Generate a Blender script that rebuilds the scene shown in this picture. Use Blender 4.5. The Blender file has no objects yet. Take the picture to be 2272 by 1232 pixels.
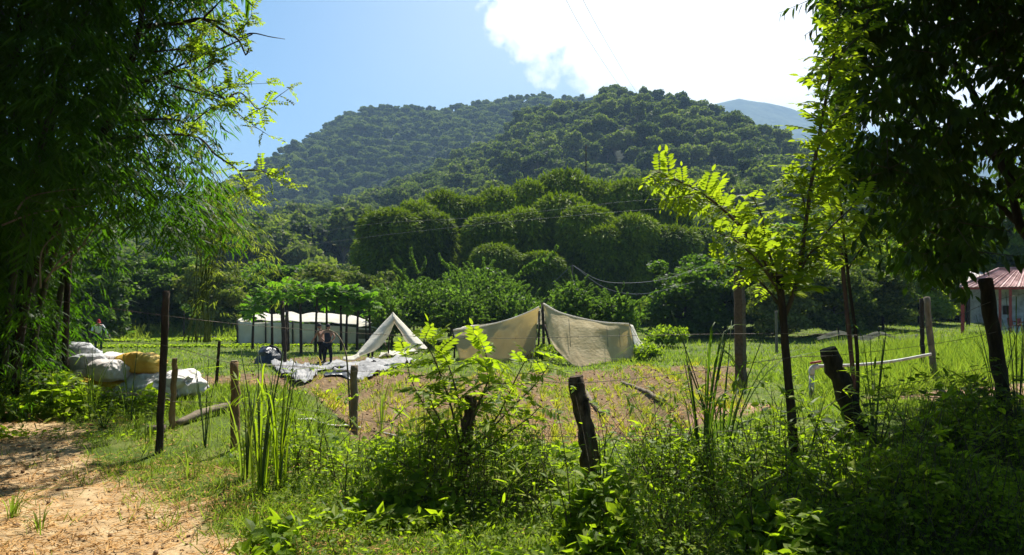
import bpy, bmesh, math, random
import numpy as np
from mathutils import Vector, Matrix
R = math.radians
random.seed(7)
rng = np.random.default_rng(11)
sc = bpy.context.scene
col = sc.collection

# ------------------------------------------------------------------ camera
F = 1480.0                     # focal length in photograph pixels (2272 wide)
CX, HY, CZ = 1136.0, 650.0, 1.6
cam = bpy.data.cameras.new('camera')
cam.sensor_width = 36.0
cam.lens = 36.0 * F / 2272.0
cam.shift_y = (650 - 616) / 2272.0
cam.clip_start = 0.05
cam.clip_end = 12000
co = bpy.data.objects.new('camera', cam)
co.location = (0, 0, CZ)
co.rotation_euler = (R(90), 0, 0)
col.objects.link(co)
sc.camera = co

# ------------------------------------------------------------------ light
SUN_AZ, SUN_EL = 18.0, 56.0     # degrees right of the view direction, above the horizon
SUN_STRENGTH, SKY_STRENGTH, EXPOSURE = 5.0, 0.05, 1.35
HAZE = 0.00028
sdir = Vector((math.sin(R(SUN_AZ)) * math.cos(R(SUN_EL)), math.cos(R(SUN_AZ)) * math.cos(R(SUN_EL)), math.sin(R(SUN_EL))))
sun = bpy.data.lights.new('sun', 'SUN')
sun.energy = SUN_STRENGTH
sun.angle = R(0.53)
sun.color = (1.0, 0.955, 0.87)
so = bpy.data.objects.new('sun', sun)
so.rotation_euler = (-sdir).to_track_quat('-Z', 'Y').to_euler()
so.location = (20, 20, 60)
col.objects.link(so)

world = bpy.data.worlds.new('World')
sc.world = world
world.use_nodes = True
wn = world.node_tree
wn.nodes.clear()


def N(nt, kind, **kw):
    n = nt.nodes.new(kind)
    for k, v in kw.items():
        if k in n.bl_rna.properties:
            setattr(n, k, v)
        else:
            n.inputs[k].default_value = v
    return n


def math_node(nt, op, a, b=None, c=None):
    n = nt.nodes.new('ShaderNodeMath')
    n.operation = op
    for i, v in enumerate((a, b, c)):
        if v is None:
            continue
        if hasattr(v, 'default_value') or isinstance(v, bpy.types.NodeSocket):
            nt.links.new(v, n.inputs[i])
        else:
            n.inputs[i].default_value = v
    return n.outputs[0]


def build_world():
    nt = wn
    out = N(nt, 'ShaderNodeOutputWorld')
    bg = N(nt, 'ShaderNodeBackground')
    sky = N(nt, 'ShaderNodeTexSky', sky_type='NISHITA')
    sky.sun_disc = False
    sky.sun_elevation = R(SUN_EL)
    sky.sun_rotation = R(SUN_AZ)
    sky.altitude = 300
    sky.air_density = 1.0
    sky.dust_density = 0.45
    sky.ozone_density = 1.6
    tc = N(nt, 'ShaderNodeTexCoord')
    sep = N(nt, 'ShaderNodeSeparateXYZ')
    nt.links.new(tc.outputs['Generated'], sep.inputs[0])
    x, y, z = sep.outputs
    ys = math_node(nt, 'MAXIMUM', y, 0.05)
    u = math_node(nt, 'DIVIDE', x, ys)
    v = math_node(nt, 'DIVIDE', z, ys)
    comb = N(nt, 'ShaderNodeCombineXYZ')
    nt.links.new(u, comb.inputs[0]); nt.links.new(v, comb.inputs[1])
    # cloud: union of a few round lobes, edge broken up by noise
    noi = N(nt, 'ShaderNodeTexNoise', Scale=9.0, Detail=8.0, Roughness=0.6)
    nt.links.new(comb.outputs[0], noi.inputs['Vector'])
    nv = math_node(nt, 'MULTIPLY', math_node(nt, 'SUBTRACT', noi.outputs[0], 0.5), 0.22)
    best = None
    for (cu, cv, r) in ((0.06, 0.43, 0.105), (0.11, 0.355, 0.07), (0.19, 0.43, 0.15), (0.32, 0.41, 0.19),
                        (0.30, 0.33, 0.09), (0.46, 0.38, 0.17), (0.6, 0.42, 0.2), (0.22, 0.56, 0.2), (0.42, 0.6, 0.25),
                        (0.75, 0.3, 0.12)):
        du = math_node(nt, 'SUBTRACT', u, cu)
        dv = math_node(nt, 'SUBTRACT', v, cv)
        d = math_node(nt, 'SQRT', math_node(nt, 'ADD', math_node(nt, 'MULTIPLY', du, du), math_node(nt, 'MULTIPLY', dv, dv)))
        s = math_node(nt, 'SUBTRACT', r, d)
        best = s if best is None else math_node(nt, 'SMOOTH_MAX', best, s, 0.03)
    m = math_node(nt, 'ADD', best, nv)
    mr = N(nt, 'ShaderNodeMapRange', interpolation_type='SMOOTHSTEP')
    mr.inputs['From Min'].default_value = -0.012
    mr.inputs['From Max'].default_value = 0.04
    nt.links.new(m, mr.inputs[0])
    front = math_node(nt, 'GREATER_THAN', y, 0.1)
    mask = math_node(nt, 'MULTIPLY', mr.outputs[0], front)
    # thin bright veil round the cloud
    veil = N(nt, 'ShaderNodeMapRange', interpolation_type='SMOOTHSTEP')
    veil.inputs['From Min'].default_value = -0.45
    veil.inputs['From Max'].default_value = 0.1
    nt.links.new(best, veil.inputs[0])
    veilm = math_node(nt, 'MULTIPLY', math_node(nt, 'MULTIPLY', veil.outputs[0], front), 0.3)
    tot = math_node(nt, 'MAXIMUM', mask, veilm)
    tint = N(nt, 'ShaderNodeMix', data_type='RGBA', blend_type='MULTIPLY')
    tint.inputs[0].default_value = 1.0
    nt.links.new(sky.outputs[0], tint.inputs[6])
    tint.inputs[7].default_value = (0.70, 1.05, 1.16, 1)
    mix = N(nt, 'ShaderNodeMix', data_type='RGBA')
    nt.links.new(tot, mix.inputs[0])
    nt.links.new(tint.outputs[2], mix.inputs[6])
    mix.inputs[7].default_value = (15.0, 15.0, 15.0, 1)
    nt.links.new(mix.outputs[2], bg.inputs[0])
    bg.inputs[1].default_value = SKY_STRENGTH
    nt.links.new(bg.outputs[0], out.inputs[0])


build_world()
vs = sc.view_settings
vs.view_transform = 'Standard'
vs.look = 'None'
vs.exposure = EXPOSURE
vs.gamma = 1
vs.use_curve_mapping = False
sc.cycles.max_bounces = 7
sc.cycles.diffuse_bounces = 2
sc.cycles.transmission_bounces = 3
sc.cycles.volume_bounces = 0
sc.cycles.transparent_max_bounces = 6
sc.cycles.use_denoising = True
sc.cycles.sample_clamp_indirect = 4
sc.render.use_persistent_data = False

# ------------------------------------------------------------------ maths helpers

def vnoise(x, y, seed=0):
    x = np.asarray(x, float); y = np.asarray(y, float)
    xi = np.floor(x).astype(np.int64); yi = np.floor(y).astype(np.int64)
    fx = x - xi; fy = y - yi
    fx = fx * fx * (3 - 2 * fx); fy = fy * fy * (3 - 2 * fy)

    def h(a, b):
        k = (a * 374761393 + b * 668265263 + seed * 974634777) & 0xffffffff
        k = ((k ^ (k >> 13)) * 1274126177) & 0xffffffff
        return ((k ^ (k >> 16)) & 0xffff) / 65535.0
    a = h(xi, yi); b = h(xi + 1, yi); c = h(xi, yi + 1); d = h(xi + 1, yi + 1)
    return (a * (1 - fx) + b * fx) * (1 - fy) + (c * (1 - fx) + d * fx) * fy


def fbm(x, y, seed=0, oct=4):
    s = 0; a = 0.5; t = 0
    for i in range(oct):
        s = s + a * vnoise(np.asarray(x) * 2 ** i, np.asarray(y) * 2 ** i, seed + i * 17)
        t += a; a *= 0.5
    return s / t


def sstep(a, b, x):
    t = np.clip((np.asarray(x, float) - a) / (b - a), 0, 1)
    return t * t * (3 - 2 * t)


def ground_z(x, y):
    x = np.asarray(x, float); y = np.asarray(y, float)
    left = sstep(-2.0, -4.5, x)
    right = sstep(2.2, 4.5, x)
    e0 = 6.4 + 4.2 * left + 2.0 * right
    wid = 5.5 + 3.0 * left + 2.5 * right
    t = np.clip((y - e0) / wid, 0, 1); t = t * t * (3 - 2 * t)
    z = -1.5 * t
    z = z + 0.45 * right * t * (1 - sstep(18, 34, y))
    z = z + 0.55 * sstep(16, 24, x) * sstep(25, 35, y)
    near = 1 - sstep(20, 60, np.hypot(x, y))
    z = z + (fbm(x * 0.7, y * 0.7, 3, 3) - 0.5) * 0.16 * near
    z = z + (fbm(x * 3.1, y * 3.1, 5, 3) - 0.5) * 0.05 * near
    # raised garden beds running away from the fence
    bd = bed_mask(x, y)
    u = x * math.cos(0.30) - y * math.sin(0.30) * 0.25
    ridge = np.abs(((u / 1.75) % 1.0) - 0.5) * 2
    z = z + bd * (0.17 * sstep(0.35, 0.62, 1 - ridge) - 0.04)
    return z


def bed_mask(x, y):
    x = np.asarray(x, float); y = np.asarray(y, float)
    k = x / np.maximum(y, 0.5)
    m = sstep(-0.50, -0.44, k) * (1 - sstep(0.30, 0.40, k)) * sstep(11.6, 13.5, y) * (1 - sstep(24, 27, y))
    return m


def ray_ground(px, py):
    """where the sight line of a picture position meets the ground"""
    kx = (px - CX) / F; kz = -(py - HY) / F
    Y = np.exp(np.linspace(math.log(1.5), math.log(400), 4000))
    z = CZ + kz * Y
    g = ground_z(kx * Y, Y)
    i = int(np.argmax(z <= g))
    if z[i] > g[i]:
        i = len(Y) - 1
    return Vector((kx * Y[i], Y[i], g[i]))


def W(px, py, Y):
    return Vector(((px - CX) / F * Y, Y, CZ - (py - HY) / F * Y))


def gz(x, y):
    return float(ground_z(x, y))


def unit(a):
    a = np.asarray(a, float)
    return a / np.maximum(np.linalg.norm(a, axis=-1, keepdims=True), 1e-9)


def rand_dir(n, up=0.0):
    v = rng.normal(size=(n, 3))
    v = unit(v)
    v[:, 2] += up
    return unit(v)


# ------------------------------------------------------------------ mesh accumulation

class Acc:
    def __init__(s):
        s.v = []; s.f = []; s.n = 0; s.mi = []

    def add(s, v, f, mat=0):
        v = np.asarray(v, float).reshape(-1, 3)
        f = np.asarray(f, np.int64)
        s.v.append(v); s.f.append(f + s.n); s.mi.append(mat)
        s.n += len(v)
        return s

    def mesh(s, name, mats, smooth=False):
        me = bpy.data.meshes.new(name)
        v = np.concatenate(s.v) if s.v else np.zeros((0, 3))
        me.vertices.add(len(v))
        me.vertices.foreach_set('co', v.astype(np.float32).ravel())
        loops = np.concatenate([f.ravel() for f in s.f]).astype(np.int32)
        tot = np.concatenate([np.full(len(f), f.shape[1]) for f in s.f]).astype(np.int32)
        st = np.concatenate([[0], np.cumsum(tot)[:-1]]).astype(np.int32)
        me.loops.add(len(loops)); me.loops.foreach_set('vertex_index', loops)
        me.polygons.add(len(tot)); me.polygons.foreach_set('loop_start', st)
        if not isinstance(mats, (list, tuple)):
            mats = [mats]
        for m in mats:
            me.materials.append(m)
        mi = np.concatenate([np.full(len(f), m) for f, m in zip(s.f, s.mi)]).astype(np.int32)
        me.polygons.foreach_set('material_index', mi)
        me.polygons.foreach_set('use_smooth', np.full(len(tot), smooth))
        me.update(calc_edges=True)
        me.validate()
        return me

    # --- shapes
    def scatter(s, tv, tf, pos, yd, zd, sx, sy=None, mat=0):
        tv = np.asarray(tv, float); tf = np.asarray(tf)
        pos = np.asarray(pos, float); n = len(pos)
        y = unit(yd); x = unit(np.cross(y, zd) + 1e-6); z = np.cross(x, y)
        sx = np.broadcast_to(np.asarray(sx, float), (n,))
        sy = sx if sy is None else np.broadcast_to(np.asarray(sy, float), (n,))
        v = (pos[:, None, :] + tv[None, :, 0:1] * (x * sx[:, None])[:, None, :]
             + tv[None, :, 1:2] * (y * sy[:, None])[:, None, :] + tv[None, :, 2:3] * (z * sx[:, None])[:, None, :])
        f = tf[None] + (np.arange(n) * len(tv))[:, None, None]
        return s.add(v.reshape(-1, 3), f.reshape(-1, tf.shape[1]), mat)

    def tube(s, pts, rad, seg=6, mat=0, cap=True, rough=0.0):
        P = np.array([tuple(p) for p in pts], float)
        n = len(P)
        r = np.broadcast_to(np.asarray(rad, float), (n,)) if np.ndim(rad) <= 1 and np.size(rad) in (1, n) else np.interp(np.linspace(0, 1, n), np.linspace(0, 1, len(rad)), rad)
        T = np.zeros_like(P)
        T[1:-1] = P[2:] - P[:-2]; T[0] = P[1] - P[0]; T[-1] = P[-1] - P[-2]
        T = unit(T)
        ref = np.array([0, 0, 1.0]) if abs(T[0][2]) < 0.9 else np.array([0, 1.0, 0])
        V = []
        a = unit(np.cross(T[0], ref))
        for i in range(n):
            a = unit(a - T[i] * np.dot(a, T[i]))
            b = np.cross(T[i], a)
            th = np.linspace(0, 2 * math.pi, seg, endpoint=False)
            rr = r[i] * (1 + (rough * (rng.random(seg) - 0.5) if rough else 0))
            V.append(P[i] + (np.cos(th) * rr)[:, None] * a + (np.sin(th) * rr)[:, None] * b)
        V = np.concatenate(V)
        i = np.arange(n - 1)[:, None] * seg; j = np.arange(seg)[None]; k = (j + 1) % seg
        Fq = np.stack([i + j, i + k, i + seg + k, i + seg + j], -1).reshape(-1, 4)
        s.add(V, Fq, mat)
        if cap:
            s.f.append(np.array([np.arange(seg)[::-1] + s.n - len(V)])); s.mi.append(mat)
            s.f.append(np.array([np.arange(seg) + s.n - seg])); s.mi.append(mat)
        return s

    def box(s, lo, hi, mat=0, M=None):
        x0, y0, z0 = lo; x1, y1, z1 = hi
        v = np.array([[x0, y0, z0], [x1, y0, z0], [x1, y1, z0], [x0, y1, z0], [x0, y0, z1], [x1, y0, z1], [x1, y1, z1], [x0, y1, z1]], float)
        if M is not None:
            v = np.array([tuple(M @ Vector(p)) for p in v])
        return s.add(v, [[3, 2, 1, 0], [4, 5, 6, 7], [0, 1, 5, 4], [1, 2, 6, 5], [2, 3, 7, 6], [3, 0, 4, 7]], mat)

    def grid(s, P, mat=0, thick=0.0):
        """P: (a,b,3) grid of points; thick gives the sheet two sides and closed edges"""
        P = np.asarray(P, float); a, b, _ = P.shape
        i = np.arange(a - 1)[:, None] * b; j = np.arange(b - 1)[None]
        q = np.stack([i + j, i + j + 1, i + b + j + 1, i + b + j], -1).reshape(-1, 4)
        if not thick:
            return s.add(P.reshape(-1, 3), q, mat)
        du = np.gradient(P, axis=0); dv = np.gradient(P, axis=1)
        nn = unit(np.cross(du, dv))
        Q = P + nn * thick
        n = a * b
        rim = list(range(b)) + [k * b + b - 1 for k in range(1, a)] + [(a - 1) * b + k for k in range(b - 2, -1, -1)] + [k * b for k in range(a - 2, 0, -1)]
        e = [[rim[k], rim[(k + 1) % len(rim)], rim[(k + 1) % len(rim)] + n, rim[k] + n] for k in range(len(rim))]
        return s.add(np.concatenate([P.reshape(-1, 3), Q.reshape(-1, 3)]), np.concatenate([q[:, ::-1], q + n, np.array(e)]), mat)


def ob(name, me, parent=None, loc=None, **props):
    o = bpy.data.objects.new(name, me)
    col.objects.link(o)
    if parent is not None:
        o.parent = parent
    if loc is not None:
        o.location = loc
    for k, v in props.items():
        o[k] = v
    return o


def thing(name, label, cat, loc=(0, 0, 0), rz=0.0, group=None):
    o = bpy.data.objects.new(name, None)
    o.empty_display_size = 0.2
    col.objects.link(o)
    o.location = loc
    o.rotation_euler = (0, 0, rz)
    o['label'] = label; o['category'] = cat
    if group:
        o['group'] = group
    return o


def tagm(o, label, cat, group=None, kind=None):
    o['label'] = label; o['category'] = cat
    if group:
        o['group'] = group
    if kind:
        o['kind'] = kind
    return o


def smooth_path(pts, n=12):
    P = np.array([tuple(p) for p in pts], float)
    if len(P) == 2:
        t = np.linspace(0, 1, n)[:, None]
        return P[0] * (1 - t) + P[1] * t
    out = []
    Q = np.concatenate([[2 * P[0] - P[1]], P, [2 * P[-1] - P[-2]]])
    segs = len(P) - 1
    for i in range(segs):
        p0, p1, p2, p3 = Q[i:i + 4]
        m = max(2, n // segs)
        for t in np.linspace(0, 1, m, endpoint=(i == segs - 1)):
            out.append(0.5 * ((2 * p1) + (-p0 + p2) * t + (2 * p0 - 5 * p1 + 4 * p2 - p3) * t * t + (-p0 + 3 * p1 - 3 * p2 + p3) * t ** 3))
    return np.array(out)


# ------------------------------------------------------------------ leaf templates (x across, y along, z up)
DIAMOND_V = [[0, 0, 0], [-0.5, 0.42, 0.12], [0, 1, 0], [0.5, 0.42, 0.12]]
DIAMOND_F = [[0, 1, 2], [0, 2, 3]]
OVAL_V = [[0, 0, 0], [-0.42, 0.28, 0.1], [-0.40, 0.62, 0.07], [0, 1, -0.08], [0.40, 0.62, 0.07], [0.42, 0.28, 0.1], [0, 0.5, 0.0]]
OVAL_F = [[0, 1, 6], [1, 2, 6], [2, 3, 6], [3, 4, 6], [4, 5, 6], [5, 0, 6]]
LANCE_V = [[0, 0, 0], [-0.5, 0.22, 0.1], [-0.38, 0.6, -0.25], [0, 1, -1.2], [0.38, 0.6, -0.25], [0.5, 0.22, 0.1]]
LANCE_F = [[0, 5, 1], [1, 5, 4], [1, 4, 2], [2, 4, 3]]
BLADE_V = [[-0.5, 0, 0], [0.5, 0, 0], [0.42, 0.5, 0.06], [-0.42, 0.5, 0.06], [0, 1, 0.25]]
BLADE_F3 = [[0, 1, 2], [0, 2, 3], [3, 2, 4]]

# ------------------------------------------------------------------ materials

def mat_new(name):
    m = bpy.data.materials.new(name)
    m.use_nodes = True
    m.node_tree.nodes.clear()
    return m, m.node_tree


def leaf_mat(name, cols, trans, fac=0.45, rough=0.45, spec=0.35, big=0.35, nscale=0.6):
    """cols: base colours picked leaf by leaf; trans: light coming through the blade"""
    spec = spec * .35; rough = max(rough, .5)
    cols = [(c[0] * 1.3, c[1], c[2] * 0.8) for c in cols]
    trans = (trans[0] * 1.2, trans[1], trans[2] * 0.8)
    m, nt = mat_new(name)
    out = N(nt, 'ShaderNodeOutputMaterial')
    geo = N(nt, 'ShaderNodeNewGeometry')
    oi = N(nt, 'ShaderNodeObjectInfo')
    ramp = N(nt, 'ShaderNodeValToRGB')
    rp = ramp.color_ramp
    while len(rp.elements) < len(cols):
        rp.elements.new(0.5)
    for i, c in enumerate(cols):
        rp.elements[i].position = i / (len(cols) - 1)
        rp.elements[i].color = (*c, 1)
    tc = N(nt, 'ShaderNodeTexCoord')
    noi = N(nt, 'ShaderNodeTexNoise', Scale=nscale, Detail=2.0)
    nt.links.new(geo.outputs['Position'], noi.inputs['Vector'])
    v = math_node(nt, 'ADD', math_node(nt, 'MULTIPLY', geo.outputs['Random Per Island'], 0.6),
                  math_node(nt, 'MULTIPLY', oi.outputs['Random'], big))
    v = math_node(nt, 'ADD', v, math_node(nt, 'MULTIPLY', math_node(nt, 'SUBTRACT', noi.outputs[0], 0.4), 0.9))
    nt.links.new(v, ramp.inputs[0])
    bs = N(nt, 'ShaderNodeBsdfPrincipled')
    nt.links.new(ramp.outputs[0], bs.inputs['Base Color'])
    bs.inputs['Roughness'].default_value = rough
    bs.inputs['Specular IOR Level'].default_value = spec
    tr = N(nt, 'ShaderNodeBsdfTranslucent')
    mixc = N(nt, 'ShaderNodeMix', data_type='RGBA', blend_type='MULTIPLY')
    mixc.inputs[0].default_value = 0.4
    sc_ = N(nt, 'ShaderNodeVectorMath', operation='SCALE')
    nt.links.new(ramp.outputs[0], sc_.inputs[0])
    sc_.inputs['Scale'].default_value = 1.0 / max(0.02, max(cols[len(cols) // 2]))
    mixc.inputs[6].default_value = (*trans, 1)
    nt.links.new(sc_.outputs[0], mixc.inputs[7])
    nt.links.new(mixc.outputs[2], tr.inputs[0])
    mx = N(nt, 'ShaderNodeMixShader')
    mx.inputs[0].default_value = fac
    nt.links.new(bs.outputs[0], mx.inputs[1]); nt.links.new(tr.outputs[0], mx.inputs[2])
    nt.links.new(mx.outputs[0], out.inputs[0])
    return m


def plain_mat(name, a, b, scale=8.0, rough=0.8, bump=0.3, bscale=30.0, spec=0.3, stretch=(1, 1, 1), trans=None, tfac=0.3, detail=6.0, dist=0.02, metal=0.0):
    m, nt = mat_new(name)
    out = N(nt, 'ShaderNodeOutputMaterial')
    tc = N(nt, 'ShaderNodeTexCoord')
    mp = N(nt, 'ShaderNodeMapping')
    mp.inputs['Scale'].default_value = stretch
    nt.links.new(tc.outputs['Object'], mp.inputs[0])
    noi = N(nt, 'ShaderNodeTexNoise', Scale=scale, Detail=detail, Roughness=0.62)
    nt.links.new(mp.outputs[0], noi.inputs['Vector'])
    ramp = N(nt, 'ShaderNodeValToRGB')
    ramp.color_ramp.elements[0].position = 0.33; ramp.color_ramp.elements[0].color = (*a, 1)
    ramp.color_ramp.elements[1].position = 0.67; ramp.color_ramp.elements[1].color = (*b, 1)
    nt.links.new(noi.outputs[0], ramp.inputs[0])
    bs = N(nt, 'ShaderNodeBsdfPrincipled', Roughness=rough, Metallic=metal)
    bs.inputs['Specular IOR Level'].default_value = spec
    nt.links.new(ramp.outputs[0], bs.inputs['Base Color'])
    n2 = N(nt, 'ShaderNodeTexNoise', Scale=bscale, Detail=5.0)
    nt.links.new(mp.outputs[0], n2.inputs['Vector'])
    bp = N(nt, 'ShaderNodeBump', Strength=bump, Distance=dist)
    nt.links.new(n2.outputs[0], bp.inputs['Height'])
    nt.links.new(bp.outputs[0], bs.inputs['Normal'])
    if trans:
        tr = N(nt, 'ShaderNodeBsdfTranslucent')
        tr.inputs[0].default_value = (*trans, 1)
        mx = N(nt, 'ShaderNodeMixShader')
        mx.inputs[0].default_value = tfac
        nt.links.new(bs.outputs[0], mx.inputs[1]); nt.links.new(tr.outputs[0], mx.inputs[2])
        nt.links.new(mx.outputs[0], out.inputs[0])
    else:
        nt.links.new(bs.outputs[0], out.inputs[0])
    return m


G = {}
G['bamboo'] = leaf_mat('bamboo_leaf', [(0.007, 0.018, 0.003), (0.015, 0.040, 0.006), (0.035, 0.08, 0.010)], (0.14, 0.34, 0.015), 0.33, 0.5, 0.2)
G['mango'] = leaf_mat('broad_leaf', [(0.010, 0.020, 0.007), (0.018, 0.036, 0.009), (0.035, 0.065, 0.014)], (0.13, 0.28, 0.02), 0.22, 0.4, 0.25)
G['sap'] = leaf_mat('sapling_leaf', [(0.05, 0.12, 0.012), (0.09, 0.17, 0.018), (0.19, 0.27, 0.03)], (0.34, 0.50, 0.03), 0.52, 0.5, 0.2)
G['weed'] = leaf_mat('weed_leaf', [(0.02, 0.05, 0.007), (0.075, 0.155, 0.013), (0.20, 0.29, 0.03)], (0.36, 0.56, 0.025), 0.48, 0.45, 0.35, nscale=2.2)
G['grass'] = leaf_mat('grass_blade', [(0.035, 0.07, 0.012), (0.07, 0.13, 0.02), (0.17, 0.19, 0.06)], (0.26, 0.42, 0.05), 0.5, 0.5, 0.3, big=0.2, nscale=0.5)
G['straw'] = leaf_mat('dry_straw', [(0.16, 0.10, 0.04), (0.34, 0.25, 0.11), (0.52, 0.42, 0.22)], (0.45, 0.35, 0.15), 0.2, 0.7, 0.2, nscale=2.0)
G['crop'] = leaf_mat('lettuce_leaf', [(0.10, 0.18, 0.015), (0.16, 0.27, 0.02), (0.24, 0.36, 0.03)], (0.36, 0.56, 0.04), 0.5, 0.5, 0.2)
G['sprout'] = leaf_mat('sprout_leaf', [(0.07, 0.12, 0.012), (0.13, 0.19, 0.02), (0.24, 0.27, 0.04)], (0.38, 0.5, 0.05), 0.5, 0.5, 0.2)
G['papaya'] = leaf_mat('papaya_leaf', [(0.035, 0.10, 0.010), (0.06, 0.15, 0.016), (0.12, 0.23, 0.025)], (0.20, 0.42, 0.03), 0.45, 0.5, 0.2)
G['feather'] = leaf_mat('feathery_leaf', [(0.018, 0.04, 0.009), (0.045, 0.095, 0.018), (0.12, 0.20, 0.045)], (0.18, 0.34, 0.05), 0.4, 0.5, 0.3)
G['far'] = leaf_mat('forest_leaf', [(0.008, 0.020, 0.007), (0.020, 0.042, 0.013), (0.11, 0.15, 0.05)], (0.13, 0.21, 0.04), 0.25, 0.6, 0.15, big=0.75, nscale=0.03)
G['far2'] = leaf_mat('slope_leaf', [(0.012, 0.028, 0.009), (0.03, 0.06, 0.015), (0.15, 0.20, 0.06)], (0.16, 0.26, 0.04), 0.26, 0.6, 0.15, big=0.6, nscale=0.05)
G['giant'] = leaf_mat('giant_bamboo_leaf', [(0.014, 0.032, 0.002), (0.08, 0.15, 0.006), (0.19, 0.29, 0.014)], (0.28, 0.46, 0.01), 0.16, 0.55, 0.15, big=0.25, nscale=0.3)
G['bush'] = leaf_mat('bush_leaf', [(0.014, 0.032, 0.007), (0.032, 0.068, 0.012), (0.07, 0.13, 0.02)], (0.17, 0.33, 0.03), 0.35, 0.5, 0.2, nscale=0.3)
G['yellow'] = leaf_mat('yellowish_leaf', [(0.05, 0.09, 0.015), (0.09, 0.15, 0.03), (0.17, 0.22, 0.05)], (0.27, 0.40, 0.06), 0.5, 0.5, 0.2)
G['bark'] = plain_mat('bark', (0.018, 0.013, 0.009), (0.065, 0.045, 0.03), 14, 0.9, 0.8, 60, 0.2, (1, 1, 0.25))
G['barkpale'] = plain_mat('pale_bark', (0.10, 0.08, 0.055), (0.24, 0.19, 0.13), 12, 0.9, 0.6, 50, 0.2, (1, 1, 0.3))
G['twig'] = plain_mat('twig', (0.05, 0.04, 0.022), (0.11, 0.085, 0.05), 14, 0.8, 0.3, 60, 0.2)
G['greenstem'] = plain_mat('green_stem', (0.03, 0.06, 0.012), (0.07, 0.11, 0.025), 10, 0.6, 0.1, 40, 0.3)
G['culm'] = plain_mat('bamboo_culm', (0.02, 0.02, 0.01), (0.07, 0.06, 0.03), 9, 0.5, 0.15, 40, 0.4, (1, 1, 0.3))
G['deadwood'] = plain_mat('split_wood', (0.13, 0.075, 0.03), (0.30, 0.19, 0.09), 18, 0.85, 0.6, 70, 0.2, (1, 1, 0.12))
G['rot'] = plain_mat('rotten_wood', (0.02, 0.015, 0.012), (0.14, 0.10, 0.07), 22, 0.95, 1.0, 40, 0.15, (1, 1, 0.3), dist=0.03)
G['cut'] = plain_mat('cut_wood', (0.16, 0.12, 0.08), (0.3, 0.23, 0.15), 30, 0.9, 0.4, 60, 0.2)
G['wire'] = plain_mat('rusty_wire', (0.10, 0.07, 0.05), (0.22, 0.18, 0.14), 60, 0.6, 0.2, 80, 0.4, metal=0.4)
G['cable'] = plain_mat('cable', (0.10, 0.10, 0.10), (0.18, 0.18, 0.18), 60, 0.6, 0.0, 80, 0.4)
G['tent'] = plain_mat('tent_cloth', (0.46, 0.38, 0.23), (0.66, 0.57, 0.38), 1.6, 0.9, 0.5, 8, 0.15, trans=(0.95, 0.80, 0.46), tfac=0.5, dist=0.08, detail=9.0)
G['tentwhite'] = plain_mat('white_cloth', (0.64, 0.59, 0.47), (0.84, 0.80, 0.70), 1.4, 0.9, 0.4, 7, 0.15, trans=(0.85, 0.8, 0.68), tfac=0.4, dist=0.06, detail=9.0)
G['net'] = plain_mat('shade_net', (0.08, 0.085, 0.055), (0.15, 0.15, 0.11), 2.0, 0.9, 0.3, 20, 0.1, trans=(0.2, 0.22, 0.14), tfac=0.4)
G['tarp'] = plain_mat('grey_tarpaulin', (0.13, 0.128, 0.125), (0.40, 0.39, 0.375), 1.6, 0.75, 0.7, 5, 0.12, dist=0.06)
G['black'] = plain_mat('black_plastic', (0.008, 0.008, 0.009), (0.02, 0.02, 0.022), 3, 0.35, 0.6, 7, 0.5, dist=0.05)
G['sack'] = plain_mat('woven_sack', (0.52, 0.46, 0.42), (0.84, 0.80, 0.77), 5, 0.7, 0.5, 16, 0.3, trans=(0.7, 0.65, 0.6), tfac=0.12, dist=0.03)
G['sackpink'] = plain_mat('dusty_sack', (0.50, 0.40, 0.34), (0.72, 0.64, 0.58), 5, 0.75, 0.5, 16, 0.3, dist=0.03)
G['sackyellow'] = plain_mat('yellow_sack', (0.55, 0.30, 0.03), (0.80, 0.56, 0.10), 4, 0.6, 0.5, 14, 0.35, trans=(0.8, 0.5, 0.08), tfac=0.15, dist=0.03)
G['sackgrey'] = plain_mat('grey_sack', (0.30, 0.30, 0.30), (0.55, 0.55, 0.56), 6, 0.6, 0.7, 14, 0.35, dist=0.04)
G['pipe'] = plain_mat('white_pipe', (0.32, 0.29, 0.22), (0.66, 0.64, 0.57), 7, 0.6, 0.15, 40, 0.4)
G['redpaint'] = plain_mat('red_paint', (0.26, 0.035, 0.025), (0.40, 0.07, 0.05), 6, 0.6, 0.2, 30, 0.3)
G['roof'] = plain_mat('rusty_red_roof', (0.24, 0.10, 0.08), (0.62, 0.38, 0.33), 3.0, 0.65, 0.3, 20, 0.3, (1, 0.4, 1))
G['roofgrey'] = plain_mat('grey_sheet_roof', (0.28, 0.25, 0.22), (0.5, 0.46, 0.42), 3.0, 0.7, 0.3, 20, 0.3)
G['wallwhite'] = plain_mat('peeling_white_wall', (0.22, 0.23, 0.24), (0.66, 0.67, 0.68), 1.8, 0.85, 0.3, 20, 0.2)
G['concrete'] = plain_mat('concrete', (0.42, 0.41, 0.38), (0.6, 0.58, 0.54), 3, 0.9, 0.3, 30, 0.2)
G['skin'] = plain_mat('skin', (0.26, 0.13, 0.08), (0.34, 0.18, 0.11), 6, 0.6, 0.05, 30, 0.4)
G['hair'] = plain_mat('dark_hair', (0.008, 0.006, 0.005), (0.02, 0.014, 0.01), 40, 0.6, 0.3, 90, 0.3)
G['shirtwhite'] = plain_mat('pale_shirt', (0.55, 0.54, 0.50), (0.68, 0.67, 0.63), 5, 0.9, 0.4, 14, 0.1, dist=0.03)
G['shirtdark'] = plain_mat('charcoal_vest', (0.02, 0.02, 0.026), (0.045, 0.045, 0.055), 5, 0.9, 0.4, 14, 0.1, dist=0.03)
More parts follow.
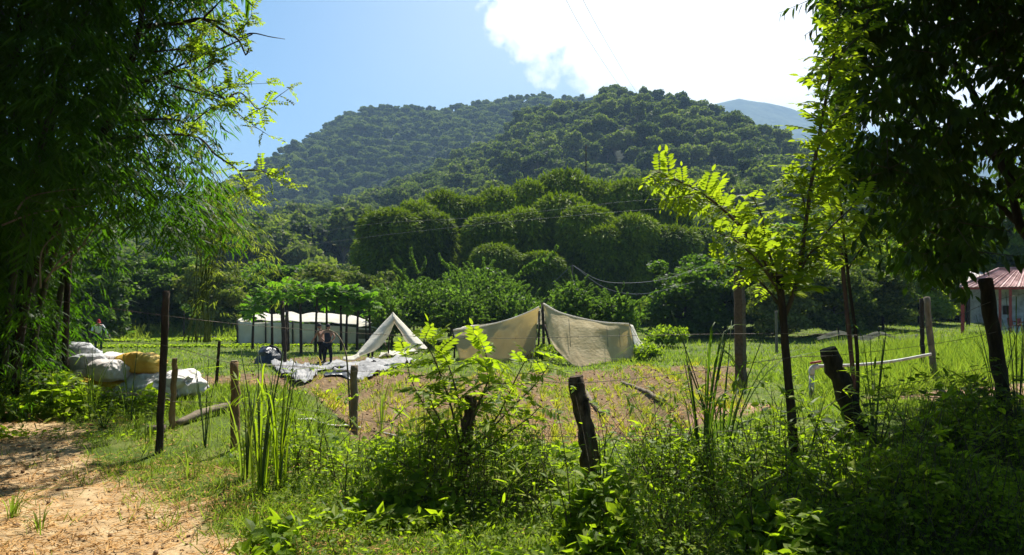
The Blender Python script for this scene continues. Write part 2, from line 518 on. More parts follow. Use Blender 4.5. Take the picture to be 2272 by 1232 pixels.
G['trouserdark'] = plain_mat('black_trousers', (0.010, 0.011, 0.014), (0.022, 0.024, 0.03), 5, 0.9, 0.4, 14, 0.1, dist=0.03)
G['trousergreen'] = plain_mat('dark_green_trousers', (0.02, 0.03, 0.02), (0.05, 0.065, 0.045), 5, 0.9, 0.4, 14, 0.1, dist=0.03)
G['cap'] = plain_mat('red_cap', (0.30, 0.02, 0.02), (0.42, 0.04, 0.035), 5, 0.8, 0.2, 20, 0.2)
G['dirtclod'] = plain_mat('soil_clod', (0.12, 0.07, 0.035), (0.26, 0.16, 0.09), 8, 0.95, 0.5, 30, 0.1)
G['yellowtape'] = plain_mat('yellow_cloth_strip', (0.7, 0.5, 0.03), (0.85, 0.66, 0.06), 8, 0.7, 0.1, 30, 0.2)

# ================================================================== GROUND

def path_mask(x, y):
    edge = -1.8 - (y - 4.07) * 0.88
    wob = (fbm(x * 1.3, y * 1.3, 21, 3) - 0.5) * 1.1
    m = sstep(0.55, -0.55, x - edge + wob) * (1 - sstep(8.3, 9.6, y + wob * 0.6))
    return m


def track_mask(x, y):
    """red earth track behind the right part of the fence"""
    wob = (fbm(x * 0.9, y * 0.9, 31, 3) - 0.5) * 2.2
    c = 12.8 + 0.5 * (x - 4.6)
    m = sstep(2.1, 1.3, np.abs(y - c + wob * 0.5)) * sstep(2.9, 4.4, x + wob * 0.4)
    return m


def far_soil(x, y):
    """trampled soil round the sheets and under the papaya trees"""
    m = np.exp(-(((x + 8.6) / 3.6) ** 2 + ((y - 30.5) / 2.2) ** 2)) + np.exp(-(((x + 5.2) / 1.6) ** 2 + ((y - 25.5) / 1.6) ** 2)) * 0.8
    m = m + np.exp(-(((x + 6.9) / 2.6) ** 2 + ((y - 15.5) / 2.6) ** 2))
    m = m + 0.9 * np.exp(-(((x + 9.5) / 3.2) ** 2 + ((y - 23.0) / 1.5) ** 2))
    return np.clip(m * (0.6 + 0.8 * fbm(x, y, 44, 3)), 0, 1)


def build_ground():
    def axis(c, n, span, fine):
        t = np.linspace(-1, 1, n)
        k = math.log(span / fine)
        return c + np.sign(t) * fine * (np.exp(np.abs(t) * k) - 1) * span / (span - fine)
    xs = axis(-0.5, 330, 5200, 1.6)
    ys = axis(6.5, 330, 5200, 1.6)
    X, Y = np.meshgrid(xs, ys, indexing='xy')
    Z = ground_z(X, Y)
    P = np.stack([X, Y, Z], -1)
    a = Acc(); a.grid(P)
    m, nt = mat_new('ground')
    me = a.mesh('ground', m, True)
    at_ = me.attributes.new('cover', 'FLOAT_COLOR', 'POINT')
    b = bed_mask(X, Y)
    strip = sstep(0.45, 0.62, vnoise(X * 0.22 + 3, Y * 0.35, 61))
    soil = np.clip(b * (0.62 + 0.38 * sstep(0.35, 0.6, fbm(X * 0.55, Y * 0.3, 9, 3))) + far_soil(X, Y), 0, 1)
    cl = np.stack([path_mask(X, Y), soil, track_mask(X, Y), np.ones_like(X)], -1).reshape(-1, 4)
    at_.data.foreach_set('color', cl.astype(np.float32).ravel())
    out = N(nt, 'ShaderNodeOutputMaterial')
    bs = N(nt, 'ShaderNodeBsdfPrincipled', Roughness=0.95)
    bs.inputs['Specular IOR Level'].default_value = 0.1
    geo = N(nt, 'ShaderNodeNewGeometry')
    att = N(nt, 'ShaderNodeAttribute', attribute_name='cover')
    sep = N(nt, 'ShaderNodeSeparateColor')
    nt.links.new(att.outputs['Color'], sep.inputs[0])

    def noise(scale, det=6, r=0.6):
        n = N(nt, 'ShaderNodeTexNoise', Scale=scale, Detail=det, Roughness=r)
        nt.links.new(geo.outputs['Position'], n.inputs['Vector'])
        return n.outputs[0]

    def ramp(src, stops):
        r = N(nt, 'ShaderNodeValToRGB')
        e = r.color_ramp.elements
        while len(e) < len(stops):
            e.new(0.5)
        for i, (p, c) in enumerate(stops):
            e[i].position = p; e[i].color = (*c, 1)
        nt.links.new(src, r.inputs[0])
        return r.outputs[0]
    grass = ramp(noise(1.1), [(0.3, (0.045, 0.065, 0.014)), (0.5, (0.085, 0.12, 0.022)), (0.7, (0.15, 0.15, 0.045))])
    dirt = ramp(noise(5.0, 8, 0.7), [(0.3, (0.25, 0.155, 0.075)), (0.5, (0.41, 0.28, 0.145)), (0.72, (0.55, 0.42, 0.24))])
    soil = ramp(noise(6.0, 8, 0.7), [(0.3, (0.075, 0.045, 0.022)), (0.5, (0.15, 0.098, 0.05)), (0.72, (0.28, 0.20, 0.11))])
    red = ramp(noise(4.0, 8, 0.7), [(0.3, (0.17, 0.085, 0.05)), (0.5, (0.31, 0.18, 0.12)), (0.72, (0.44, 0.29, 0.2))])
    br = noise(7.0, 5, 0.7)

    def mixm(a_, b_, mask):
        mk = math_node(nt, 'ADD', mask, math_node(nt, 'MULTIPLY', math_node(nt, 'SUBTRACT', br, 0.5), 0.9))
        mr = N(nt, 'ShaderNodeMapRange')
        mr.inputs['From Min'].default_value = 0.38; mr.inputs['From Max'].default_value = 0.62
        nt.links.new(mk, mr.inputs[0])
        mx = N(nt, 'ShaderNodeMix', data_type='RGBA')
        nt.links.new(mr.outputs[0], mx.inputs[0])
        nt.links.new(a_, mx.inputs[6]); nt.links.new(b_, mx.inputs[7])
        return mx.outputs[2]
    c = mixm(grass, dirt, sep.outputs[0])
    c = mixm(c, soil, sep.outputs[1])
    c = mixm(c, red, sep.outputs[2])
    nt.links.new(c, bs.inputs['Base Color'])
    bp = N(nt, 'ShaderNodeBump', Strength=0.7, Distance=0.04)
    nt.links.new(noise(14.0, 8, 0.7), bp.inputs['Height'])
    nt.links.new(bp.outputs[0], bs.inputs['Normal'])
    nt.links.new(bs.outputs[0], out.inputs[0])
    ob('ground', me, kind='structure')


build_ground()

# ================================================================== HILLS

def profile(pts, Y):
    xs = np.array([(p[0] - CX) / F * Y for p in pts]); zs = np.array([CZ - (p[1] - HY) / F * Y for p in pts])
    return xs, zs


HILLS = {}


def make_hill(name, pts, Yr, Y0, crown, x0, x1, matname, expo=0.95, bumps=1.0):
    """ridge profile at distance Yr, foot at Y0; crown = height taken by the trees on top"""
    xs, zs = profile(pts, Yr)
    zs = zs - crown

    def h(x, y):
        x = np.asarray(x, float); y = np.asarray(y, float)
        t = (y - Y0) / (Yr - Y0)
        zr = np.interp(x * (0.55 + 0.45 / np.maximum(0.35, np.minimum(1.3, t + 0.0)) * 1.0) if False else x, xs, zs)
        up = np.clip(t, 0, 1) ** expo
        back = np.clip(t - 1, 0, 3)
        g = up * np.exp(-back * 1.2)
        big = (fbm(x / (Yr * 0.14), y / (Yr * 0.2), 70 + int(Yr) % 13, 3) - 0.5) * 0.22 * bumps
        sml = (fbm(x / (Yr * 0.04), y / (Yr * 0.05), 71, 2) - 0.5) * 0.06 * bumps
        z = zr * (g + (big + sml) * np.sin(np.clip(t, 0, 1) * math.pi))
        return np.maximum(z, 0) - 2.0
    ax = np.linspace(x0, x1, 150); ay = np.concatenate([np.linspace(Y0, Yr, 70), np.linspace(Yr, Yr * 1.8, 24)[1:]])
    X, Y = np.meshgrid(ax, ay, indexing='xy')
    a = Acc(); a.grid(np.stack([X, Y, h(X, Y)], -1))
    ob(name, a.mesh(name, G[matname], True), kind='structure')
    HILLS[name] = h
    return h


G['hillsoil'] = plain_mat('hill_undergrowth', (0.012, 0.022, 0.010), (0.03, 0.05, 0.018), 0.05, 0.95, 0.4, 0.3, 0.1, dist=2.0)
G['farhill'] = plain_mat('far_mountain', (0.018, 0.035, 0.016), (0.07, 0.10, 0.05), 0.012, 0.95, 0.9, 0.02, 0.1, dist=12.0, detail=10)

front_pts = [(-500, 640), (200, 610), (430, 560), (520, 520), (600, 490), (700, 462), (800, 432), (880, 402), (950, 362), (1000, 332), (1090, 300),
             (1160, 246), (1250, 224), (1330, 196), (1380, 184), (1470, 196), (1530, 218), (1590, 246), (1680, 292), (1740, 332),
             (1800, 372), (1880, 410), (2000, 440), (2300, 470), (2900, 560)]
back_pts = [(-600, 600), (100, 520), (380, 470), (480, 430), (560, 398), (620, 360), (700, 300), (780, 245), (850, 233), (960, 235), (1080, 224),
            (1190, 206), (1250, 210), (1350, 220), (1500, 260), (1700, 400), (1900, 520), (2400, 620)]
far_pts = [(700, 600), (1100, 420), (1350, 330), (1540, 244), (1590, 229), (1640, 218), (1670, 224), (1700, 227), (1750, 238), (1800, 256), (1850, 272),
           (1950, 300), (2100, 330), (2300, 340), (2700, 420), (3200, 600)]
hf = make_hill('wooded_hill', front_pts, 430, 115, 12.0, -330, 560, 'hillsoil', 1.3)
hb = make_hill('back_hill', back_pts, 800, 420, 7.0, -700, 420, 'hillsoil', 0.95)
hz = make_hill('far_mountain', far_pts, 2900, 1500, 0.0, -1500, 4200, 'farhill', 1.1, 1.4)
co_haze = 0

# ------------------------------------------------------------------ crowns

def crown(a, lobes, n, size, mat=0, tv=DIAMOND_V, tf=DIAMOND_F, aspect=1.0, up=0.15, droop=-0.2, shell=0.35, jitter=0.7, low=-0.45):
    """leaves through a set of (x,y,z,rx,rz) lobes, thickest towards their skins"""
    L = np.array([(l[0], l[1], l[2], l[3], l[4] if len(l) > 4 else l[3]) for l in lobes], float)
    w = L[:, 3] ** 2; w /= w.sum()
    k = rng.choice(len(L), n, p=w)
    d = rand_dir(n, up)
    d[:, 2] = np.maximum(d[:, 2], low * rng.random(n) - 0.15)
    rr = (1 - shell) + shell * rng.random(n) ** 0.6 + 0.05 * rng.normal(size=n)
    lump = 0.85 + 0.3 * vnoise(d[:, 0] * 3.1 + k, d[:, 1] * 3.1 + d[:, 2] * 2, 5)
    p = L[k, :3] + d * np.stack([L[k, 3], L[k, 3], L[k, 4]], -1) * (rr * lump)[:, None]
    nrm = unit(d + jitter * rng.normal(size=(n, 3)))
    yd = unit(rng.normal(size=(n, 3)) + np.array([0, 0, droop * 3]))
    sz = size * (0.6 + 0.8 * rng.random(n))
    a.scatter(tv, tf, p, yd, nrm, sz * aspect, sz, mat)
    return a


def hill_tree_mesh(i):
    r = random.Random(100 + i)
    a = Acc()
    H = [11, 10, 14, 11, 12, 8][i]
    Rr = [5.2, 4.6, 4.2, 6.4, 3.2, 4.0][i]
    nl = [8, 13, 9, 12, 7, 9][i]
    flat = [.9, .7, 1.3, .38, 1.5, .8][i]
    lobes = [(0, 0, H - Rr * 0.62 * flat, Rr * 0.6, Rr * 0.5 * flat)]
    for k in range(nl):
        an = r.random() * 6.283; q = r.uniform(0.25, 0.9) * Rr
        s = r.uniform(0.2, 0.52) * Rr
        lobes.append((q * math.cos(an), q * math.sin(an), H - Rr * flat * r.uniform(0.3, 1.35), s, s * r.uniform(0.5, 0.9)))
    crown(a, lobes, [2300, 1900, 2300, 2300, 1900, 1700][i], 0.8, 0, up=0.25, droop=0, shell=[.22, .5, .3, .3, .3, .4][i], jitter=0.35)
    a.tube([(0, 0, -2), (0.1, 0, H * 0.45), (0.2, 0.1, H * 0.85)], [0.28, 0.2, 0.08], 5, 1)
    for k in range(4):
        an = r.random() * 6.283
        a.tube([(0.1, 0, H * .4), (math.cos(an) * Rr * .5, math.sin(an) * Rr * .5, H * .75)], [.14, .05], 4, 1)
    return a.mesh('hill_tree', [G['far2'] if i % 2 else G['far'], G['barkpale']])


hill_meshes = [hill_tree_mesh(i) for i in range(6)]
src = bpy.data.collections.new('hill_tree_sources')
for i, me in enumerate(hill_meshes):
    src.objects.link(bpy.data.objects.new('hill_tree_source', me))


def forest_points(h, n, x0, x1, y0, y1, kmin, kmax, seed):
    r2 = np.random.default_rng(seed)
    y = y0 + (y1 - y0) * r2.random(n * 3) ** 0.85
    x = x0 + (x1 - x0) * r2.random(n * 3)
    k = CX + x / y * F
    keep = (k > kmin) & (k < kmax)
    x, y = x[keep][:n], y[keep][:n]
    z = h(x, y)
    ok = z > -1.9
    return np.stack([x, y, z - 0.8], -1)[ok]


def gn_forest(name, pts, smin, smax, label=None):
    me = bpy.data.meshes.new(name)
    me.vertices.add(len(pts)); me.vertices.foreach_set('co', pts.astype(np.float32).ravel())
    n = len(pts)
    s = smin + (smax - smin) * rng.random(n) ** 2.2
    a1 = me.attributes.new('scl', 'FLOAT_VECTOR', 'POINT')
    w = s * (0.85 + 0.3 * rng.random(n))
    a1.data.foreach_set('vector', np.stack([w, w, s], -1).astype(np.float32).ravel())
    a2 = me.attributes.new('rotz', 'FLOAT_VECTOR', 'POINT')
    a2.data.foreach_set('vector', np.stack([0.16 * rng.normal(size=n), 0.16 * rng.normal(size=n), rng.random(n) * 6.283], -1).astype(np.float32).ravel())
    a3 = me.attributes.new('pick', 'INT', 'POINT')
    a3.data.foreach_set('value', rng.integers(0, 6, n).astype(np.int32))
    o = ob(name, me, kind='stuff')
    ng = bpy.data.node_groups.new(name, 'GeometryNodeTree')
    ng.interface.new_socket('Geometry', in_out='INPUT', socket_type='NodeSocketGeometry')
    ng.interface.new_socket('Geometry', in_out='OUTPUT', socket_type='NodeSocketGeometry')
    gi = ng.nodes.new('NodeGroupInput'); go = ng.nodes.new('NodeGroupOutput')
    ci = ng.nodes.new('GeometryNodeCollectionInfo')
    ci.inputs[0].default_value = src
    ci.inputs[1].default_value = True; ci.inputs[2].default_value = True
    ip = ng.nodes.new('GeometryNodeInstanceOnPoints')

    def named(nm, t):
        q = ng.nodes.new('GeometryNodeInputNamedAttribute'); q.data_type = t; q.inputs[0].default_value = nm
        return q.outputs[0]
    ng.links.new(gi.outputs[0], ip.inputs['Points'])
    ng.links.new(ci.outputs[0], ip.inputs['Instance'])
    ip.inputs['Pick Instance'].default_value = True
    ng.links.new(named('pick', 'INT'), ip.inputs['Instance Index'])
    e2r = ng.nodes.new('FunctionNodeEulerToRotation')
    ng.links.new(named('rotz', 'FLOAT_VECTOR'), e2r.inputs[0])
    ng.links.new(e2r.outputs[0], ip.inputs['Rotation'])
    ng.links.new(named('scl', 'FLOAT_VECTOR'), ip.inputs['Scale'])
    ng.links.new(ip.outputs[0], go.inputs[0])
    md = o.modifiers.new('forest', 'NODES'); md.node_group = ng
    return o


front = forest_points(hf, 5400, -300, 380, 118, 452, 120, 2250, 5)
# the nearest visible 290 stand as single trees, the others as the forest mass
kx = CX + front[:, 0] / front[:, 1] * F
ky = HY - (front[:, 2] + 8 - CZ) / front[:, 1] * F
bline = np.interp(kx, [0, 480, 500, 780, 800, 900, 1100, 1300, 1500, 1600, 1720, 1730], [-1, -1, 600, 600, 440, 390, 360, 340, 350, 380, 420, -1])
vis = ky < bline
order = np.argsort(np.where(vis, front[:, 1], 1e9))
single = order[:290]
rest = np.setdiff1d(np.arange(len(front)), single)
gn_forest('hillside_forest', front[rest], 0.5, 1.28)
back = forest_points(hb, 7000, -520, 330, 425, 830, 300, 1700, 6)
gn_forest('back_hill_forest', back, 0.55, 1.2)
rr_ = random.Random(3)
for n_, i in enumerate(single):
    p = front[i]
    k = rr_.randrange(6)
    o = ob('forest_tree', hill_meshes[k], None, tuple(p))
    s = .5 + .95 * rr_.random() ** 1.6
    o.scale = (s * rr_.uniform(0.9, 1.15), s * rr_.uniform(0.9, 1.15), s)
    o.rotation_euler = (rr_.gauss(0, .08), rr_.gauss(0, .08), rr_.uniform(0, 6.28))
    px_ = CX + p[0] / p[1] * F
    zone = ['beyond the left bamboo', 'above the long white tent', 'above the papaya row', 'left of the giant bamboo grove', 'over the left of the bamboo grove', 'over the middle of the bamboo grove',
            'over the right of the bamboo grove', 'behind the arching sapling branch', 'behind the upright sapling stem', 'behind the dark right tree'][int(np.searchsorted([430, 560, 700, 800, 1000, 1300, 1480, 1700, 1880], px_))]
    row = 'at the slope foot' if p[1] < 150 else ('low on the slope' if p[1] < 190 else 'higher up the slope')
    look = ['broad green', 'ragged pale', 'tall lobed', 'flat spreading', 'narrow dark', 'low light green'][k]
    tagm(o, look + ' tree ' + row + ' ' + zone, 'tree', 'trees on the lower slope of the wooded hill')

# ------------------------------------------------------------------ air
hz_a = Acc(); hz_a.box((-5400, -60, -4.0), (4600, 5600, 900))
hm, hnt = mat_new('haze')
ho = N(hnt, 'ShaderNodeOutputMaterial')
pv = N(hnt, 'ShaderNodeVolumePrincipled')
pv.inputs['Color'].default_value = (0.45, 0.69, 1.0, 1)
pv.inputs['Density'].default_value = HAZE
pv.inputs['Anisotropy'].default_value = 0.0
hnt.links.new(pv.outputs[0], ho.inputs['Volume'])
ob('haze', hz_a.mesh('haze', hm), kind='stuff')

# ================================================================== TREES BEHIND THE FIELD

def giant_clump_mesh(i):
    """dome topped clump of giant bamboo, local z=0 at the ground; top at z=1*H"""
    a = Acc()
    r = random.Random(40 + i)
    H = 14.0; Rd = 3.3
    lobes = [(0, 0, H - Rd * 0.8, Rd * 1.08, Rd * 0.8), (0.1, 0, H - Rd * 1.6, Rd * .95, Rd * 1.1), (0, 0.2, H * 0.45, Rd * 0.78, H * 0.2), (0, 0.4, H * 0.22, Rd * 0.72, H * 0.2)]
    for k in range(7):
        an = r.random() * 6.28
        lobes.append((math.cos(an) * Rd * 0.6, math.sin(an) * Rd * 0.6, H - Rd * r.uniform(0.75, 1.5), Rd * r.uniform(0.35, 0.5), Rd * r.uniform(0.35, 0.5)))
    L = np.array(lobes)
    n = 19000
    w = np.array([5.5, 3, 2.4, 1.8] + [1.1] * 7); w /= w.sum()
    k = rng.choice(len(L), n, p=w)
    d = rand_dir(n, 0.2)
    p = L[k, :3] + d * np.stack([L[k, 3], L[k, 3], L[k, 4]], -1) * (0.62 + 0.40 * rng.random(n) ** 0.6)[:, None]
    # blades hang outwards and down like fringes
    out = p - np.array([0, 0, H * 0.6]); out[:, 2] = 0
    yd = unit(unit(out) * 0.6 + np.array([0, 0, -0.8]) + 0.5 * rng.normal(size=(n, 3)))
    topw = sstep(H - 2.4, H - 0.6, p[:, 2])[:, None]
    yd = unit(yd * (1 - topw) + topw * (unit(out) * 0.8 + np.array([0, 0, 0.15]) + 0.6 * rng.normal(size=(n, 3))))
    nrm = unit(d + 0.4 * rng.normal(size=(n, 3)) + np.array([0, 0, 1.0]) * topw)
    s = 0.62 * (0.6 + 0.7 * rng.random(n))
    a.scatter(DIAMOND_V, DIAMOND_F, p, yd, nrm, s * 0.34, s)
    for q in range(150):      # arching plume ends that break the outline
        u = Vector(rand_dir(1, .45)[0])
        c0 = Vector((0, 0, H - Rd * .9)); st = c0 + Vector((u.x * Rd * .85, u.y * Rd * .85, u.z * Rd * .75 - (r.random() ** 2) * 3.0))
        o2 = Vector((u.x, u.y, 0)); L = r.uniform(.9, 2.0)
        m_ = 30; tt = rng.random(m_)
        pp = np.array(st)[None] + (np.array(o2)[None] * (tt * L * .75)[:, None]) + np.array([0, 0, 1.0])[None] * (L * (.75 * tt - 1.15 * tt ** 2))[:, None] + rng.normal(size=(m_, 3)) * .09
        dd = np.array(o2)[None] * .7 + np.array([0, 0, 1.0])[None] * (.55 - 1.6 * tt)[:, None] + .55 * rng.normal(size=(m_, 3))
        ss = .42 * (.6 + .7 * rng.random(m_))
        a.scatter(DIAMOND_V, DIAMOND_F, pp, dd, rng.normal(size=(m_, 3)) * .5 + [0, 0, 1], ss * .32, ss)
    cu = Acc()
    for q in range(9):
        an = r.random() * 6.28; b = r.uniform(0.2, 1.2)
        x, y = math.cos(an) * b, math.sin(an) * b
        cu.tube(smooth_path([(x, y, -0.3), (x * 1.3, y * 1.3, H * 0.5), (x * 2.1, y * 2.1, H * 0.86)], 8), [0.07, 0.06, 0.03], 5)
    return a.mesh('foliage', G['giant']), cu.mesh('culm_group', G['culm'])


gm = [giant_clump_mesh(i) for i in range(4)]
CL = [  # picture x, top y, radius px, distance
    (868, 462, 68, 68), (925, 446, 52, 73), (985, 425, 55, 77), (960, 468, 50, 70), (1045, 436, 48, 78), (1105, 418, 56, 80),
    (1090, 474, 62, 69), (1175, 400, 52, 82), (1165, 462, 60, 71), (1252, 378, 66, 84), (1245, 430, 66, 73), (1300, 455, 62, 69),
    (1335, 404, 50, 82), (1398, 398, 58, 79), (1404, 474, 56, 67), (1475, 420, 56, 80), (1490, 500, 60, 68), (1545, 505, 50, 76),
    (835, 520, 50, 72), (1340, 500, 55, 66), (1100, 540, 52, 62), (1200, 556, 50, 63)]
CLAB = ['dome of giant bamboo at the left end of the grove', 'narrow bamboo dome just behind the left end dome', 'bamboo dome rising behind the left part of the grove',
        'round bamboo dome second from the left in front', 'small far bamboo dome in the dip left of the middle', 'bamboo dome on the skyline left of the tallest one',
        'wide front bamboo dome above the feathery tree', 'high far bamboo dome next to the tallest dome', 'front bamboo dome left of the centre of the grove',
        'tallest bamboo dome of the grove against the wooded hill', 'big bamboo dome in front of the tallest one', 'front bamboo dome on the slope of the big one',
        'small bamboo dome between the tallest and the right peak', 'broad bamboo dome peaking at the right of the grove', 'round isolated bamboo dome at the right front of the grove',
        'dark bamboo dome behind the yellow green branch', 'low dark bamboo dome at the right foot of the grove', 'bamboo dome at the far right end behind the leafy branch',
        'low bamboo dome sloping down at the far left edge of the grove', 'low front bamboo dome beside the isolated round one', 'low lit bamboo dome peeping over the feathery tree',
        'lowest bamboo dome at the foot in front of the dark middle']
for i, (px, ty, rp, Y) in enumerate(CL):
    x = (px - CX) / F * Y; g = gz(x, Y)
    top = CZ - (ty - HY) / F * Y
    t = thing('giant_bamboo_clump', CLAB[i], 'bamboo', (x, Y, g - 0.1), i * 1.7, 'domed giant bamboo clumps behind the tents')
    s = (rp / F * Y) / 3.4; sz = (top - g) / 14.0
    f, c = gm[i % 4]
    a_ = ob('foliage', f, t, kind='stuff'); a_.scale = (s, s, sz)
    b_ = ob('culm', c, t); b_.scale = (s, s, sz)


def limb_set(a, H, spread, nb, r0, lean=(0, 0), seg=6, mat=0, base=0.35, rr=random):
    """trunk and limbs; returns limb end points"""
    ends = []
    top = Vector((lean[0], lean[1], H))
    tr = smooth_path([(0, 0, -0.3), (lean[0] * 0.25 + rr.uniform(-.1, .1), lean[1] * 0.25, H * 0.35), (lean[0] * 0.6, lean[1] * 0.6 + rr.uniform(-.15, .15), H * 0.7), top], 9)
    a.tube(tr, [r0, r0 * 0.75, r0 * 0.5, r0 * 0.2], seg, mat, rough=0.15)
    for k in range(nb):
        t = base + (1 - base) * (k + rr.random()) / nb
        i = t * (len(tr) - 1); p = tr[int(i)] + (tr[min(int(i) + 1, len(tr) - 1)] - tr[int(i)]) * (i % 1)
        an = k * 2.4 + rr.uniform(-.4, .4); L = spread * rr.uniform(0.6, 1.05) * (1.15 - 0.5 * t)
        e = Vector(p) + Vector((math.cos(an) * L, math.sin(an) * L, L * rr.uniform(0.25, 0.8)))
        m = Vector(p).lerp(e, 0.5) + Vector((0, 0, -0.08 * L))
        a.tube(smooth_path([p, m, e], 6), [r0 * 0.4 * (1.2 - t), r0 * 0.25 * (1.2 - t), r0 * 0.08], max(4, seg - 2), mat)
        ends.append(e)
    return ends


def round_tree_meshes(seed, H, Rc, n, size, mat, low=0.35):
    r = random.Random(seed)
    w = Acc(); ends = limb_set(w, H * 0.85, Rc * 0.9, 15, 0.022 * H, rr=r)
    lobes = [(e.x, e.y, e.z, Rc * r.uniform(0.18, 0.42), Rc * r.uniform(0.16, 0.34)) for e in ends]
    lobes.append((0, 0, H * 0.8, Rc * 0.4, H * 0.15))
    lobes.append((0, 0, H * (low + 0.2), Rc * 0.7, H * 0.2))
    for k in range(7):
        an = k * .9; lobes.append((math.cos(an) * Rc * .5, math.sin(an) * Rc * .5, H * r.uniform(.08, .34), Rc * r.uniform(.3, .45), H * .13))
    c = Acc(); crown(c, lobes, int(n * 1.5), size, shell=0.45, up=0.15, droop=-0.3, jitter=.45)
    return c.mesh('crown', mat), w.mesh('trunk', G['bark'])


rt = [round_tree_meshes(i, 10, 4.6, 7000, 0.42, G['bush'] if i % 2 else G['far2']) for i in range(4)]
rt.append(round_tree_meshes(9, 10, 4.4, 9000, 0.34, G['feather']))
rt.append(round_tree_meshes(12, 10, 4.0, 9000, 0.32, G['sap']))


def place_tree(px, top, by, Y, kind, label, wpx=None, name='tree', cat='tree', group='trees round the edge of the field', flat=1.0):
    x = (px - CX) / F * Y; g = gz(x, Y)
    H = CZ - (top - HY) / F * Y - g
    s = H / 10.6
    sw = s if wpx is None else (wpx / F * Y / 2) / 5.2
    t = thing(name, label, cat, (x, Y, g), (px * 0.37) % 6.28, group)
    c, w = rt[kind]
    a_ = ob('crown', c, t, kind='stuff'); b_ = ob('trunk', w, t)
    a_.scale = b_.scale = (sw, sw, s)
    return t


BG = [  # px, top py, width px, distance, kind, label
    (10, 490, 300, 46, 0, 'dark broad tree behind the left bamboo at the picture edge'),
    (180, 545, 230, 44, 1, 'bushy tree behind the bamboo stems above the far grass'),
    (290, 575, 170, 50, 3, 'low round tree at the far edge of the lettuce field'),
    (385, 560, 180, 52, 4, 'pale feathery tree behind the tall bare pole'),
    (470, 585, 150, 50, 2, 'dark round tree left of the long white tent'),
    (540, 605, 140, 56, 3, 'low tree directly behind the left end of the long tent'),
    (620, 585, 170, 62, 1, 'tree showing above the papaya crowns'),
    (720, 590, 170, 60, 0, 'dark tree behind the middle papaya plants'),
    (815, 595, 130, 56, 2, 'small tree between the papayas and the bamboo grove'),
    (-110, 430, 330, 42, 2, 'dark tree beyond the left edge behind the bamboo'),
    (1520, 585, 190, 46, 3, 'leafy tree at the right end of the bamboo grove'),
    (1610, 560, 200, 50, 1, 'round tree behind the thick grey post'),
    (1700, 540, 190, 54, 2, 'dark tree behind the bright sapling'),
    (1790, 470, 220, 58, 4, 'tall feathery tree right of the sapling trunk'),
    (1880, 500, 200, 50, 5, 'bright yellow green tree beyond the slanting thin stem'),
    (1960, 455, 210, 60, 5, 'tall bright tree behind the shade net'),
    (2040, 520, 180, 54, 5, 'bright leafy tree left of the red roofed hut'),
    (2120, 500, 200, 62, 5, 'broad tree behind the hut roof'),
    (2215, 470, 210, 58, 5, 'bright leafy tree above the hut roof'),
    (2310, 430, 260, 56, 1, 'tall tree behind the hut at the picture edge'),
    (1850, 585, 150, 44, 0, 'low dark tree in front of the tall feathery one'),
    (1740, 600, 150, 44, 0, 'low dark bush tree beside the square post'),
    (1960, 590, 150, 46, 0, 'low dark tree behind the net and thin posts'),
]
for (px, top, wpx, Y, k, lab) in BG:
    place_tree(px, top, 0, Y, k, lab, wpx * 1.15)


# ------------------------------------------------------------------ feathery shoots (leucaena like)

def shoot_mesh():
    """one arching shoot 1 m long, bottle-brush of small leaflets"""
    a = Acc()
    P = smooth_path([(0, 0, 0), (0, 0.4, 0.05), (0, 0.75, 0.0), (0, 1.0, -0.12)], 10)
    n = 150
    t = rng.random(n)
    p = np.stack([np.zeros(n), t, 0.05 - 0.17 * t ** 2.5], -1)
    an = rng.random(n) * 6.283
    side = np.stack([np.cos(an), 0.75 + 0 * an, np.sin(an) * 0.7], -1)
    L = 0.17 * (1 - 0.5 * t) * (0.6 + 0.6 * rng.random(n))
    a.scatter(DIAMOND_V, DIAMOND_F, p, side, rng.normal(size=(n, 3)) + np.array([0, 0, 1.2]), L * 0.5, L)
    a.tube(P, [0.012, 0.004], 4, 1)
    return a.mesh('shoot', [G['feather'], G['twig']])


shoot = shoot_mesh()


def dir_rot(d, roll=0.0):
    d = Vector(d).normalized()
    q = d.to_track_quat('Y', 'Z')
    return (q.to_matrix() @ Matrix.Rotation(roll, 3, 'Y')).to_euler()


